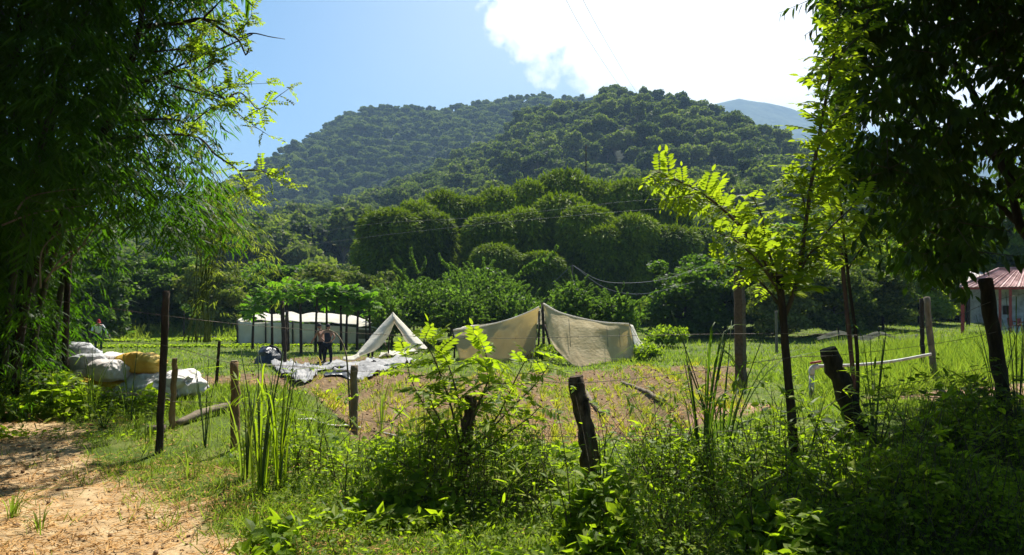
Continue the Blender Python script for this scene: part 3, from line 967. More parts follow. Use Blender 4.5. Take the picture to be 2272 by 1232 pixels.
def shoot_tree(px, top, Y, wpx, label, nshoot=120, spikes=(), trunk_r=0.07, seed=1, mat=None, name='feathery_tree', cat='tree'):
    r = random.Random(seed)
    x = (px - CX) / F * Y; g = gz(x, Y)
    H = CZ - (top - HY) / F * Y - g
    Rw = wpx / F * Y / 2
    t = thing(name, label, cat, (x, Y, g), 0, 'feathery trees and shrubs behind the tents')
    w = Acc(); ends = limb_set(w, H * 0.72, Rw * 0.7, 8, trunk_r, rr=r, base=0.15)
    ob('trunk', w.mesh('trunk', G['bark']), t)
    pool = ends + [Vector((0, 0, H * 0.7))]
    for i in range(nshoot):
        # anywhere on the rounded crown
        u = Vector(rand_dir(1, 0.25)[0])
        q = r.uniform(0.45, 1.0) ** 0.7
        p = Vector((u.x * Rw * q * 0.85, u.y * Rw * q * 0.85, H * 0.42 + u.z * H * 0.36 * q))
        if p.z < 0.15:
            p.z = r.uniform(0.15, 0.5)
        d = Vector((u.x, u.y, 0.5 + max(0, u.z) * 0.9)) + Vector((r.gauss(0, .3), r.gauss(0, .3), r.gauss(0, .3)))
        o = ob('shoot', shoot, t, p)
        s = r.uniform(0.45, 1.1) * min(1.1, H / 3.4)
        o.rotation_euler = dir_rot(d, r.uniform(-.6, .6)); o.scale = (s * 1.15, s, s * 1.15)
    lob = [(0, 0, H * 0.45, Rw * 0.8, H * 0.36)]
    c = Acc(); crown(c, lob, int(60 * nshoot * 0.35), 0.2, shell=0.6, up=0.1)
    ob('foliage', c.mesh('foliage', G['feather']), t, kind='stuff')
    for (ax, ay, bx, by) in spikes:
        A = W(ax, ay, Y) - Vector((x, Y, g)); B = W(bx, by, Y) - Vector((x, Y, g))
        L = (B - A).length
        m = 3
        for j in range(m):
            o = ob('shoot', shoot, t, A.lerp(B, j / m * 0.75))
            o.rotation_euler = dir_rot(B - A + Vector((0, 0.1 * j, 0)), j * 1.3)
            o.scale = (L * 0.75, L * 0.42, L * 0.75)


shoot_tree(920, 598, 41, 230, 'feathery tree with long arching spikes left of the dark bamboo', 150, [(905, 625, 862, 575), (925, 610, 908, 546), (935, 610, 946, 566)], seed=3)
shoot_tree(1060, 560, 43, 260, 'largest feathery tree, pale green, behind the tent peak', 200, [(1010, 610, 968, 562), (1150, 620, 1250, 546), (1160, 600, 1215, 560)], seed=4)
shoot_tree(1000, 610, 39, 190, 'darker lower feathery tree between the white A frame and tent', 120, [], seed=5)
shoot_tree(1150, 625, 40, 150, 'low feathery shrub just left of the tent peak', 80, [], seed=6, name='feathery_shrub', cat='shrub')
shoot_tree(1268, 598, 36, 125, 'feathery shrub with pointed top right of the tent peak', 90, [(1270, 630, 1262, 590)], seed=7, name='feathery_shrub', cat='shrub')
shoot_tree(1372, 632, 36, 120, 'feathery shrub behind the right wing of the tent', 80, [(1380, 650, 1386, 622)], seed=8, name='feathery_shrub', cat='shrub')
shoot_tree(870, 640, 38, 110, 'low dark feathery shrub behind the white A frame', 60, [], seed=9, name='feathery_shrub', cat='shrub')


# ------------------------------------------------------------------ thicket closing the far edge of the field
lob = []
r = random.Random(77)
for px in range(-250, 2560, 26):
    Y = r.uniform(60, 72); rr2 = r.uniform(1.6, 3.0); x = (px - CX) / F * Y
    lob.append((x, Y, gz(x, Y) + r.uniform(.2, 1.0), rr2, rr2 * r.uniform(.7, 1.1)))
    Y = r.uniform(80, 100); x = (px - CX) / F * Y
    lob.append((x, Y, gz(x, Y) + r.uniform(1.0, 3.5), r.uniform(3, 4.5), r.uniform(3, 4.5)))
a = Acc(); crown(a, lob, 60000, .62, shell=.4, jitter=.45, up=.2)
ob('undergrowth', a.mesh('undergrowth', G['bush']), kind='stuff')


# ------------------------------------------------------------------ low bushes
def bush_mesh(seed, mat, n=2600, size=0.13, flat=0.75):
    r = random.Random(seed)
    lobes = [(r.uniform(-.5, .5), r.uniform(-.5, .5), r.uniform(0.35, 0.75) * flat, r.uniform(0.35, 0.6), r.uniform(0.3, 0.5) * flat) for _ in range(7)]
    c = Acc(); crown(c, lobes, n, size, shell=0.6, up=0.1, droop=-0.1)
    c.v[-1][:, 2] = np.maximum(c.v[-1][:, 2], 0.0)
    st = Acc()
    for k in range(7):
        an = r.random() * 6.28
        st.tube(smooth_path([(0, 0, -0.05), (math.cos(an) * .2, math.sin(an) * .2, .4), (math.cos(an) * .5, math.sin(an) * .5, .8 * flat)], 5), [0.018, 0.006], 4)
    return c.mesh('foliage', mat), st.mesh('stem', G['twig'])


bm = [bush_mesh(1, G['bush']), bush_mesh(2, G['feather']), bush_mesh(3, G['weed']), bush_mesh(4, G['grass'], 2600, 0.16), bush_mesh(5, G['far2'])]


def bush(px, by, wpx, hpx, k, label, Y=None, group='bushes round the field'):
    p = ray_ground(px, by) if Y is None else Vector(((px - CX) / F * Y, Y, gz((px - CX) / F * Y, Y)))
    w = wpx / F * p.y / 2; h = hpx / F * p.y
    t = thing('bush', label, 'bush', p, px * .71 % 6.28, group)
    f, s = bm[k]
    for nm, m in (('foliage', f), ('stem', s)):
        o = ob(nm, m, t); o.scale = (w, w, h)
        if nm == 'foliage':
            o['kind'] = 'stuff'


bush(130, 700, 150, 70, 4, 'dark bush at the far field edge behind the bamboo stems')
bush(240, 697, 130, 62, 3, 'grassy yellow green bush behind the red capped worker')
bush(320, 699, 140, 60, 1, 'pale bush on the far bank left of the tall pole')
bush(410, 696, 140, 66, 2, 'bright bush on the far bank right of the tall pole')
bush(480, 698, 120, 56, 1, 'low bush just left of the long tent')
bush(1452, 735, 90, 85, 3, 'yellow green tall grass bush right of the big tent')
bush(1520, 735, 140, 110, 0, 'dark bush at the right of the big tent')
bush(1590, 735, 120, 120, 0, 'dark bush left of the thick grey post')
bush(1690, 728, 150, 110, 4, 'dark bush in shade right of the thick grey post')
bush(1790, 722, 150, 100, 0, 'dark bush behind the sunny grass right of the sapling')
bush(1960, 715, 150, 90, 4, 'dark bush behind the sagging shade net')
bush(2065, 712, 130, 90, 0, 'dark bush left of the hut posts')
bush(2165, 716, 70, 80, 2, 'broad leaved bush seen between the hut posts')
bush(1480, 770, 90, 55, 2, 'low leafy bush at the right foot of the big tent')
bush(1420, 800, 90, 45, 2, 'small weedy bush under the right corner of the big tent')
bush(1215, 800, 70, 40, 2, 'small leafy bush in the opening of the big tent')
bush(640, 715, 160, 45, 1, 'low pale bush behind the long tent', Y=55)
bush(1130, 712, 130, 60, 4, 'dark low bush behind the left wing of the tent', Y=41)
bush(1310, 725, 140, 60, 4, 'dark low bush behind the right wing of the tent', Y=40)

# ------------------------------------------------------------------ papaya

def papaya_leaf_mesh():
    a = Acc()
    for k in range(7):
        an = R(-135 + 45 * k)
        L = 0.42 - 0.05 * abs(k - 3)
        d = Vector((math.sin(an), math.cos(an), -0.25))
        c = Vector((0, 0.55, 0))
        up = Vector((0, 0, 1))
        a.scatter([[0, 0, 0], [-0.16, 0.35, 0.05], [-0.32, 0.62, -0.02], [-0.1, 0.66, 0.04], [0, 1, -0.05], [0.1, 0.66, 0.04], [0.32, 0.62, -0.02], [0.16, 0.35, 0.05]],
                  [[0, 1, 3], [0, 3, 5], [0, 5, 7], [1, 2, 3], [3, 4, 5], [5, 6, 7]], [c], [d], [up], L * 1.2, L)
    a.tube([(0, 0, 0), (0, 0.3, 0.06), (0, 0.56, 0)], [0.012, 0.008], 4, 1)
    return a.mesh('leaf', [G['papaya'], G['greenstem']])


pleaf = papaya_leaf_mesh()
PAP = [(590, 655, 745, 'short papaya plant at the left end of the row'), (633, 668, 700, ''), (668, 640, 788, ''), (700, 632, 782, ''), (724, 640, 780, ''),
       (757, 640, 770, ''), (768, 648, 772, ''), (790, 652, 765, ''), (815, 650, 760, ''), (640, 640, 776, ''), (610, 640, 775, '')]
PAP = [(560, 662, 755, 'papaya at the far left end of the papaya row'), (604, 642, 762, 'papaya second from the left of the row, above the pale tent wall'),
       (640, 632, 780, 'papaya beside the thin dark pole'), (668, 626, 788, 'papaya with a straight dark trunk left of the two workers'),
       (700, 628, 782, 'papaya trunk directly left of the two workers'), (725, 640, 742, 'papaya behind the two workers'),
       (757, 634, 760, 'papaya right behind the workers, thin trunk'), (768, 642, 772, 'papaya with a thicker trunk right of the workers'),
       (792, 646, 766, 'papaya in front of the right end of the tent'), (822, 655, 768, 'last papaya at the right, beside the white A frame')]
for i, (px, cy, by, lab) in enumerate(PAP):
    p = ray_ground(px, by)
    r = random.Random(i + 70)
    Y = min(p.y, 36.0)
    p = Vector(((px - CX) / F * Y, Y, gz((px - CX) / F * Y, Y)))
    H = CZ - (cy + 14 - HY) / F * p.y - p.z
    t = thing('papaya_tree', lab, 'papaya tree', p, 0, 'papaya trees in front of the long tent')
    a = Acc(); lx = r.uniform(-.15, .15)
    a.tube(smooth_path([(0, 0, -0.2), (lx * .3, 0, H * .5), (lx, 0, H)], 8), [0.085, 0.065, 0.045], 7, rough=0.12)
    ob('trunk', a.mesh('trunk', G['bark']), t)
    for k in range(44):
        an = k * 2.4 + r.uniform(-.3, .3); el = r.uniform(-0.8, .9)
        o = ob('leaf', pleaf, t, (lx, 0, H + .25 - r.uniform(0, .75)))
        o.rotation_euler = dir_rot((math.cos(an), math.sin(an), el), r.uniform(-.3, .3))
        s = r.uniform(0.5, 1.15); o.scale = (s, s, s)
    if i in (1, 3, 6):
        fr = Acc()
        for k in range(4):
            fr.tube(smooth_path([(lx + .07 * math.cos(k * 1.6), .07 * math.sin(k * 1.6), H - .22), (lx + .11 * math.cos(k * 1.6), .11 * math.sin(k * 1.6), H - .3), (lx + .1 * math.cos(k * 1.6), .1 * math.sin(k * 1.6), H - .42)], 5), [0.02, 0.06, 0.015], 6)
        ob('fruit_cluster', fr.mesh('fruit_cluster', G['yellow']), t)

# ================================================================== TENTS

def sheet(rows, nu=28, nv=14, fold=0.02, seed=0, sag=None, folds=9):
    """rows: list of polylines (each list of points) from the top edge to the bottom edge; returns a point grid with soft folds"""
    Rw = [smooth_path(r, nu) for r in rows]
    m = min(len(q) for q in Rw)
    Rw = [np.array([q[int(round(i * (len(q) - 1) / (m - 1)))] for i in range(m)]) for q in Rw]
    A = np.array(Rw)
    t = np.linspace(0, len(rows) - 1, nv)
    G_ = np.array([A[min(int(v), len(rows) - 2)] * (1 - (v - min(int(v), len(rows) - 2))) + A[min(int(v), len(rows) - 2) + 1] * (v - min(int(v), len(rows) - 2)) for v in t])
    du = np.gradient(G_, axis=1); dv = np.gradient(G_, axis=0)
    nn = unit(np.cross(du, dv))
    uu, vv = np.meshgrid(np.linspace(0, 1, m), np.linspace(0, 1, nv))
    amp = fold * (fbm(uu * folds + seed, vv * 2.2 + uu * 3, seed, 3) - 0.5) * 2 * np.minimum(1, vv * 4 + 0.15)
    return G_ + nn * amp[..., None]


def gp(px, py):
    return ray_ground(px, py)


# --- big beige tent
bt_l = gp(1015, 792)
YT = 30.0
P_ = lambda px, py, Y=YT: tuple(W(px, py, Y))
t = thing('shade_tent', 'big beige cloth shade tent with two wings and a dark opening at the peak', 'tent', P_(1203, 775, 31), 0)
base = Vector(t.location)


def tm(acc, name, mat, thick=None, smooth=True, **k):
    me = acc.mesh(name, mat, smooth)
    me.transform(Matrix.Translation(-base))
    return ob(name, me, t, **k)


a = Acc()
a.grid(sheet([[P_(1005, 733, 30), P_(1060, 726, 30.2), P_(1120, 712, 30.6), P_(1165, 696, 31), P_(1196, 681, 31.2)],
              [P_(1008, 748, 29.7), P_(1060, 742, 29.9), P_(1120, 735, 30.4), P_(1160, 728, 30.8), P_(1190, 722, 31.2)],
              [P_(1020, 800, 29.4), P_(1060, 803, 29.5), P_(1110, 803, 29.8), P_(1150, 800, 30.2), P_(1186, 792, 30.8)]], 44, 18, 0.05, 3), thick=0.01)
tm(a, 'left_wing', G['tent'])
a = Acc()
a.grid(sheet([[P_(1206, 674, 31.2), P_(1240, 693, 30.6), P_(1290, 707, 30.0), P_(1340, 716, 29.7), P_(1395, 719, 29.4)],
              [P_(1209, 700, 30.9), P_(1245, 716, 30.0), P_(1295, 727, 29.4), P_(1345, 731, 29.3), P_(1399, 730, 29.3)],
              [P_(1218, 750, 29.8), P_(1252, 768, 28.8), P_(1300, 780, 28.4), P_(1350, 776, 28.8), P_(1404, 762, 29.2)],
              [P_(1232, 775, 28.9), P_(1278, 815, 27.6), P_(1318, 812, 27.8), P_(1360, 804, 28.4), P_(1412, 793, 29.0)]], 48, 24, 0.06, 8), thick=0.01)
tm(a, 'right_wing', G['tent'])
a = Acc()   # rolled hem along the top of both wings
a.tube(smooth_path([P_(1005, 733, 29.97), P_(1060, 726, 30.17), P_(1120, 712, 30.57), P_(1165, 696, 30.97), P_(1196, 681, 31.17)], 20), 0.035, 6)
tm(a, 'hem', G['tentwhite'])
a = Acc()
a.tube(smooth_path([P_(1206, 674, 31.17), P_(1240, 693, 30.57), P_(1290, 707, 29.97), P_(1340, 716, 29.67), P_(1395, 719, 29.37)], 20), 0.04, 6)
tm(a, 'hem', G['tentwhite'])
a = Acc()   # side flap at the right
a.grid(sheet([[P_(1395, 719, 29.4), P_(1404, 722, 31)], [P_(1402, 745, 29.3), P_(1416, 752, 31)], [P_(1412, 793, 29.1), P_(1436, 776, 31)]], 10, 12, 0.04, 2), thick=0.01)
tm(a, 'side_flap', G['tentwhite'])
a = Acc()   # roof sheet behind
a.grid(sheet([[P_(1196, 684, 31.6), P_(1230, 700, 36), P_(1300, 716, 38)], [P_(1120, 712, 31.4), P_(1190, 714, 35.5), P_(1290, 722, 37.6)],
              [P_(1005, 733, 30.3), P_(1045, 724, 33), P_(1120, 719, 36)]], 20, 16, 0.08, 4), thick=0.01)
tm(a, 'roof_sheet', G['tentwhite'])
for (q, w_) in ((((1203, 672, 31.3), (1206, 790, 31.0)), 0.07), (((1196, 690, 31.6), (1193, 780, 31.6)), 0.05), (((1208, 720, 31.5), (1228, 785, 30.8)), 0.055), (((1005, 730, 30.05), (1008, 795, 30.0)), 0.04), (((1396, 718, 29.5), (1408, 798, 29.4)), 0.04)):
    a = Acc(); A_, B_ = Vector(P_(*q[0])), Vector(P_(*q[1])); B_.z = min(B_.z, gz(B_.x, B_.y) - 0.1)
    a.tube(smooth_path([A_, (A_ + B_) / 2 + Vector((0.03, 0, 0)), B_], 6), w_, 7, rough=0.2)
    tm(a, 'pole', G['bark'])
for ux in (1262, 1345, 1372):
    a = Acc()
    a.tube(smooth_path([P_(ux, 708 + (ux - 1262) * 0.1, 29.75), P_(ux + 2, 735, 29.2), P_(ux + 4, 770, 28.5)], 8), 0.012, 4)
    tm(a, 'seam', G['net'])

for (p0_, p1_) in (((1005, 733, 30), (968, 800, 29.0)), ((1396, 719, 29.4), (1450, 792, 28.2)), ((1203, 674, 31.2), (1176, 822, 26.5)), ((1300, 716, 38), (1340, 742, 42))):
    a = Acc(); A_ = Vector(P_(*p0_)); B_ = Vector(P_(*p1_)); B_.z = gz(B_.x, B_.y)
    a.tube(smooth_path([A_, (A_ + B_) / 2 - Vector((0, 0, .06)), B_], 8), .011, 4); tm(a, 'guy_rope', G['net'])
    a = Acc(); a.tube([B_ + Vector((0, 0, -.1)), B_ + Vector((.03, 0, .16))], .02, 5); tm(a, 'peg', G['bark'])
# --- white A frame
t = thing('a_frame_cover', 'white cloth folded over a tall pole like an inverted V', 'tent', P_(872, 780, 28.5)); base = Vector(t.location)
a = Acc()
a.grid(sheet([[P_(872, 694, 28.8), P_(845, 722, 28.4), P_(815, 757, 27.8), P_(790, 786, 27.2)],
              [P_(876, 704, 28.5), P_(853, 733, 28.2), P_(822, 770, 27.6), P_(792, 789, 27.1)],
              [P_(877, 716, 28.8), P_(862, 745, 28.6), P_(832, 778, 28.0), P_(794, 791, 27.4)]], 26, 10, 0.07, 5, folds=3), thick=0.02)
tm(a, 'left_fold', G['tentwhite'])
a = Acc()
a.grid(sheet([[P_(871, 693, 28.8), P_(895, 718, 28.8), P_(920, 744, 28.6), P_(948, 772, 28.2)],
              [P_(872, 704, 28.5), P_(894, 733, 28.4), P_(917, 762, 28.0), P_(944, 782, 27.8)],
              [P_(877, 716, 28.8), P_(893, 742, 28.8), P_(912, 769, 28.6), P_(938, 784, 28.2)]], 26, 10, 0.07, 7, folds=3), thick=0.02)
tm(a, 'right_fold', G['tentwhite'])
a = Acc()
a.grid(sheet([[P_(796, 784, 27.1), P_(780, 790, 27.0), P_(762, 792, 26.9)], [P_(798, 792, 26.9), P_(780, 799, 26.6), P_(760, 797, 26.7)]], 10, 6, 0.04, 9), thick=0.03)
tm(a, 'trailing_end', G['tentwhite'])
a = Acc(); g0 = gp(861, 792)
a.tube([g0 - Vector((0, 0, .2)), Vector(P_(864, 740, g0.y)), Vector(P_(869, 694, g0.y))], 0.035, 6, rough=.1)
tm(a, 'pole', G['bark'])

# --- long white tent
YL = 40.0
t = thing('long_tent', 'long low white cloth tent with peaked roof behind the papaya trunks', 'tent', P_(670, 750, YL)); base = Vector(t.location)
roof_back = [P_(556, 700, 45), P_(600, 701, 45), P_(650, 704, 45), P_(700, 704, 45), P_(760, 708, 45), P_(832, 722, 44)]
ridge = [P_(548, 700, 42), P_(562, 686, 42.4), P_(580, 694, 42.5), P_(610, 699, 42.5), P_(635, 692, 42.5), P_(665, 696, 42.5), P_(705, 692, 42.6), P_(750, 698, 42.5), P_(790, 703, 42.3), P_(832, 722, 42)]
eave = [P_(527, 713, 40.0), P_(545, 711, 40.1), P_(575, 712, 40.3), P_(605, 714, 40.3), P_(635, 713, 40.4), P_(665, 715, 40.4), P_(705, 714, 40.5), P_(750, 717, 40.6), P_(790, 721, 40.8), P_(830, 728, 41)]
a = Acc(); a.grid(sheet([roof_back, ridge, eave], 60, 22, 0.10, 12, folds=14), thick=0.01); tm(a, 'roof_sheet', G['tentwhite'])
seg = [527, 590, 650, 710, 770, 828]
for k in range(5):
    x0, x1 = seg[k], seg[k + 1]
    e0 = np.interp(x0, [527, 660, 830], [714, 716, 729]); e1 = np.interp(x1, [527, 660, 830], [714, 716, 729])
    b0 = Vector(P_(x0, 750, 40 + k * .2)); b1 = Vector(P_(x1, 750, 40.2 + k * .2))
    b0.z = gz(b0.x, b0.y) - .02; b1.z = gz(b1.x, b1.y) - .02
    tp0 = Vector(P_(x0, e0, 40 + k * .2)); tp1 = Vector(P_(x1, e1, 40.2 + k * .2))
    a = Acc(); a.grid(sheet([[tp0, tp0.lerp(tp1, .5) + Vector((0, 0, -.03)), tp1 - (tp1 - tp0) * .01], [b0, b0.lerp(b1, .5), b1 - (b1 - b0) * .01]], 16, 10, 0.05, 20 + k, folds=4), thick=0.01)
    tm(a, 'wall_panel', G['tentwhite'])
    a = Acc(); a.tube([b0 - Vector((0, .05, .1)), tp0 - Vector((0, .05, -.1))], 0.04, 5); tm(a, 'pole', G['bark'])
b0 = Vector(P_(527, 750, 40)); b1 = Vector(P_(556, 742, 45)); b0.z = gz(b0.x, b0.y); b1.z = gz(b1.x, b1.y)
a = Acc(); a.grid(sheet([[P_(527, 714, 40), P_(556, 705, 45)], [b0, b1]], 8, 8, 0.04, 31), thick=0.01); tm(a, 'end_wall', G['tentwhite'])
for (px, py) in ((562, 684), (635, 690), (705, 690)):
    A_ = Vector(P_(px, py, 42.5)); a = Acc(); a.tube([Vector((A_.x, A_.y, gz(A_.x, A_.y) - .1)), A_], 0.045, 5); tm(a, 'pole', G['bark'])
# low cloth shelter to the right of it
t = thing('low_shelter', 'low pale cloth shelter with a dark inside right of the long tent', 'shelter', P_(812, 745, 37)); base = Vector(t.location)
a = Acc(); a.grid(sheet([[P_(800, 712, 39), P_(822, 708, 39), P_(845, 722, 39)], [P_(792, 728, 37), P_(815, 724, 37), P_(846, 733, 37)]], 16, 8, 0.06, 33), thick=0.01); tm(a, 'roof_sheet', G['tentwhite'])
a = Acc(); a.grid(sheet([[P_(794, 731, 38.9), P_(844, 735, 38.9)], [P_(794, 752, 38.8), P_(844, 752, 38.8)]], 10, 6, 0.04, 34), thick=0.01); tm(a, 'back_cloth', G['net'])
for (px, py) in ((812, 690), (846, 726), (794, 727)):
    A_ = Vector(P_(px, py, 36.9)); a = Acc(); a.tube([Vector((A_.x, A_.y, gz(A_.x, A_.y) - .1)), A_], 0.04, 5); tm(a, 'pole', G['bark'])

# ------------------------------------------------------------------ plastic sheets on the ground

def ground_sheet(name, outline_rows, label, cat, mat, amp=0.12, nu=40, nv=16, seed=0, fr=1.6):
    rows = [[tuple(gp(*q)) for q in r] for r in outline_rows]
    Gd = sheet(rows, nu, nv, 0.0, seed)
    x, y = Gd[..., 0], Gd[..., 1]
    Gd[..., 2] = ground_z(x, y) + 0.03 + amp * (fbm(x * fr, y * fr * 1.6, seed, 4) ** 2) * 1.6
    c = Vector(Gd.reshape(-1, 3).mean(0))
    a = Acc(); a.grid(Gd - np.array(c), thick=0.012)
    o = ob(name, a.mesh(name, mat, True), None, c)
    return tagm(o, label, cat)


ground_sheet('ground_sheet', [[(600, 812), (640, 815), (680, 822), (705, 830)], [(610, 822), (645, 832), (685, 838), (700, 843)], [(625, 838), (645, 850), (665, 856), (690, 850)]],
             'crumpled grey plastic sheet at the left end of the row of sheets', 'plastic sheet', G['tarp'], 0.34, 50, 26, 3, 2.4)
ground_sheet('ground_sheet', [[(690, 815), (750, 808), (800, 806), (830, 800)], [(690, 826), (750, 820), (800, 818), (835, 808)]],
             'long narrow strip of pale plastic sheet between the two big sheets', 'plastic sheet', G['tarp'], 0.15, 50, 12, 8, 2.0)
ground_sheet('ground_sheet', [[(815, 806), (860, 802), (900, 800), (930, 803)], [(790, 820), (830, 820), (865, 822), (905, 808)], [(738, 832), (775, 836), (820, 842), (850, 822)]],
             'broad pale grey plastic sheet spread behind the short bamboo post', 'plastic sheet', G['tarp'], 0.22, 60, 30, 5, 1.8)
ground_sheet('ground_sheet', [[(850, 788), (890, 780), (925, 778)], [(840, 796), (885, 792), (930, 786)]], 'small crumpled white sheet at the foot of the A frame', 'plastic sheet', G['tentwhite'], 0.2, 30, 12, 6, 2.4)
ground_sheet('black_sheet', [[(722, 830), (760, 829), (800, 832)], [(718, 838), (760, 840), (800, 843)]], 'black plastic edge showing under the broad grey sheet', 'plastic sheet', G['black'], 0.1, 30, 8, 7, 2.4)
ground_sheet('black_sheet', [[(278, 738), (340, 740), (400, 744), (480, 749)], [(280, 742), (340, 745), (400, 750), (480, 754)]], 'long black plastic mulch strip in the lettuce field', 'plastic sheet', G['black'], 0.18, 60, 8, 9, 1.4)

# black covered heap
p = gp(598, 806); a = Acc()
u_, v_ = np.meshgrid(np.linspace(0, 2 * math.pi, 25), np.linspace(0, math.pi / 2, 9))
rad = 0.62 * (0.8 + 0.5 * fbm(u_ * 1.1 + 3, v_ * 2, 12, 3))
a.grid(np.stack([np.cos(u_) * np.cos(v_) * rad, np.sin(u_) * np.cos(v_) * rad, np.sin(v_) * rad * 1.15 - .03], -1))
o = ob('black_heap', a.mesh('black_heap', G['black'], False), None, p); tagm(o, 'heap covered with shiny black plastic left of the papaya trunks', 'covered heap')

# ================================================================== HUT
YH = 42.0
HP = lambda px, py, Y=YH: Vector(tuple(W(px, py, Y)))
t = thing('hut', 'small open hut with a rusty red hip roof, red posts and peeling white wall', 'hut', HP(2215, 738)); base = Vector(t.location)
base.z = gz(base.x, base.y); t.location = base


def hm_(acc, name, mat, parent=None, **k):
    me = acc.mesh(name, mat, False); me.transform(Matrix.Translation(-base))
    return ob(name, me, parent or t, **k)


A0 = Vector((27.4, 41.0, 0)); U_ = Vector((.82, -.572, 0)); V_ = Vector((.572, .82, 0))
LH, WH, ZE, ZR = 7.4, 4.2, 1.96, 3.08
hp = lambda s_, v_, z_: A0 + U_ * s_ + V_ * v_ + Vector((0, 0, z_))
HM = Matrix(((U_.x, V_.x, 0, A0.x), (U_.y, V_.y, 0, A0.y), (0, 0, 1, 0), (0, 0, 0, 1)))
rL, rR = hp(2.1, WH / 2, ZR), hp(LH - 2.1, WH / 2, ZR)


def roof_face(c0, c1, t0, t1, n_):
    for k in range(n_):
        s0, s1 = k / n_, (k + 1) / n_
        rows = []
        for v in np.linspace(0, 1, 5):
            row = []
            for u in np.linspace(s0, s1 + .006, 15):
                q = c0.lerp(c1, min(u, 1)).lerp(t0.lerp(t1, min(u, 1)), v * .998) + Vector((0, 0, 0.028 * math.sin(u * n_ * math.pi * 10) + (0.014 if k % 2 else 0) - .01 * (rng.random() > .8)))
                row.append(tuple(q))
            rows.append(row)
        a = Acc(); a.grid(rows, thick=0.006); hm_(a, 'roof_sheet', G['roof'])


roof_face(hp(0, 0, ZE), hp(LH, 0, ZE), rL, rR, 9)
roof_face(hp(0, WH, ZE), hp(0, 0, ZE), rL, rL, 5)
roof_face(hp(LH, WH, ZE), hp(0, WH, ZE), rR, rL, 5)
roof_face(hp(LH, 0, ZE), hp(LH, WH, ZE), rR, rR, 4)
for (A_, B_) in ((hp(0, 0, ZE), rL), (hp(LH, 0, ZE), rR), (rL, rR), (hp(0, WH, ZE), rL)):
    a = Acc(); a.tube([A_ + Vector((0, 0, .05)), B_ + Vector((0, 0, .05))], 0.06, 6); hm_(a, 'ridge_cap', G['roof'])
a = Acc(); a.box((0.1, 0.08, ZE - .16), (LH - .1, .14, ZE - .03), M=HM); hm_(a, 'fascia', G['redpaint'])
a = Acc(); a.box((0.08, 0.15, ZE - .16), (.14, WH - .1, ZE - .03), M=HM); hm_(a, 'fascia', G['redpaint'])
for s_, v_ in ((.22, .22), (1.5, .22), (2.1, .22), (2.6, .22), (5, .22), (.22, WH - .2)):
    a = Acc(); a.box((s_ - .07, v_ - .07, base.z - .2), (s_ + .07, v_ + .07, ZE - .02), M=HM); hm_(a, 'post', G['redpaint'])
a = Acc(); a.box((1.75, 2.5, base.z), (LH - .2, 2.65, ZE + .1), M=HM); hm_(a, 'wall', G['wallwhite'])
a = Acc(); a.box((1.5, -.25, base.z - .4), (LH + .2, WH, base.z + .14), M=HM); hm_(a, 'floor_slab', G['concrete'])
a = Acc(); a.box((2.3, 2.42, base.z + 1.2), (2.75, 2.5, base.z + 1.75), M=HM); hm_(a, 'wall_board', G['bark'])
for k in range(6):
    a = Acc(); s_ = .4 + k * 1.2; a.tube([hp(s_, .1, ZE - .03), hp(min(max(s_, 2.1), LH - 2.1), WH / 2, ZR - .06)], .035, 4); hm_(a, 'rafter', G['bark'])
# grey roof behind
t = thing('shed', 'weathered grey roofed shed just behind the left end of the hut roof', 'shed', HP(2165, 640, 55)); base = Vector(t.location); base.z = gz(base.x, base.y); t.location = base
rows = [[tuple(HP(2145, 632, 52).lerp(HP(2260, 632, 52), u).lerp(HP(2152, 603, 56).lerp(HP(2250, 606, 56), u), v) + Vector((0, 0, .035 * math.sin(u * 60)))) for u in np.linspace(0, 1, 61)] for v in np.linspace(0, 1, 4)]
a = Acc(); a.grid(rows, thick=.01); hm_(a, 'roof_sheet', G['roofgrey'])
for px in (2148, 2256):
    q = HP(px, 634, 52.2); a = Acc(); a.box((q.x - .1, 52.1, base.z - .1), (q.x + .1, 52.3, q.z)); hm_(a, 'post', G['bark'])
a = Acc(); q = HP(2150, 606, 56); q2 = HP(2250, 606, 56); a.box((q.x, 55.8, base.z - .1), (q2.x, 56, q.z)); hm_(a, 'wall', G['roofgrey'])

# red plastic chairs in the hut
def chair(px, label, Y=43.2):
    Y = 40.3 if px < 2260 else 39.6
    q = HP(px, 738, Y); g = gz(HP(2215, 738).x, 42) + .14
    t = thing('plastic_chair', label, 'chair', (q.x, Y, g), 0.4, 'red plastic chairs in the hut')
    a = Acc(); a.box((-.24, -.24, .42), (.24, .24, .46)); ob('seat', a.mesh('seat', G['redpaint']), t)
    a = Acc(); a.grid([[(x, .24 + .06 * v + .05 * (1 - (x / .24) ** 2), .46 + .42 * v) for x in np.linspace(-.24, .24, 7)] for v in np.linspace(0, 1, 4)], thick=.02); ob('backrest', a.mesh('backrest', G['redpaint']), t)
    for sx in (-1, 1):
        for sy in (-1, 1):
            a = Acc(); a.tube([(sx * .25, sy * .25, 0), (sx * .21, sy * .21, .42)], .022, 5); ob('leg', a.mesh('leg', G['redpaint']), t)
        a = Acc(); a.tube(smooth_path([(sx * .25, -.2, .46), (sx * .26, -.2, .66), (sx * .26, .22, .68)], 6), .02, 5); ob('armrest', a.mesh('armrest', G['redpaint']), t)


chair(2252, 'red plastic chair on the hut slab, nearer the posts')
chair(2272, 'red plastic chair on the hut slab at the picture edge', 42.9)

# ================================================================== POSTS
FG = 'fence posts along the near barbed wire fence'


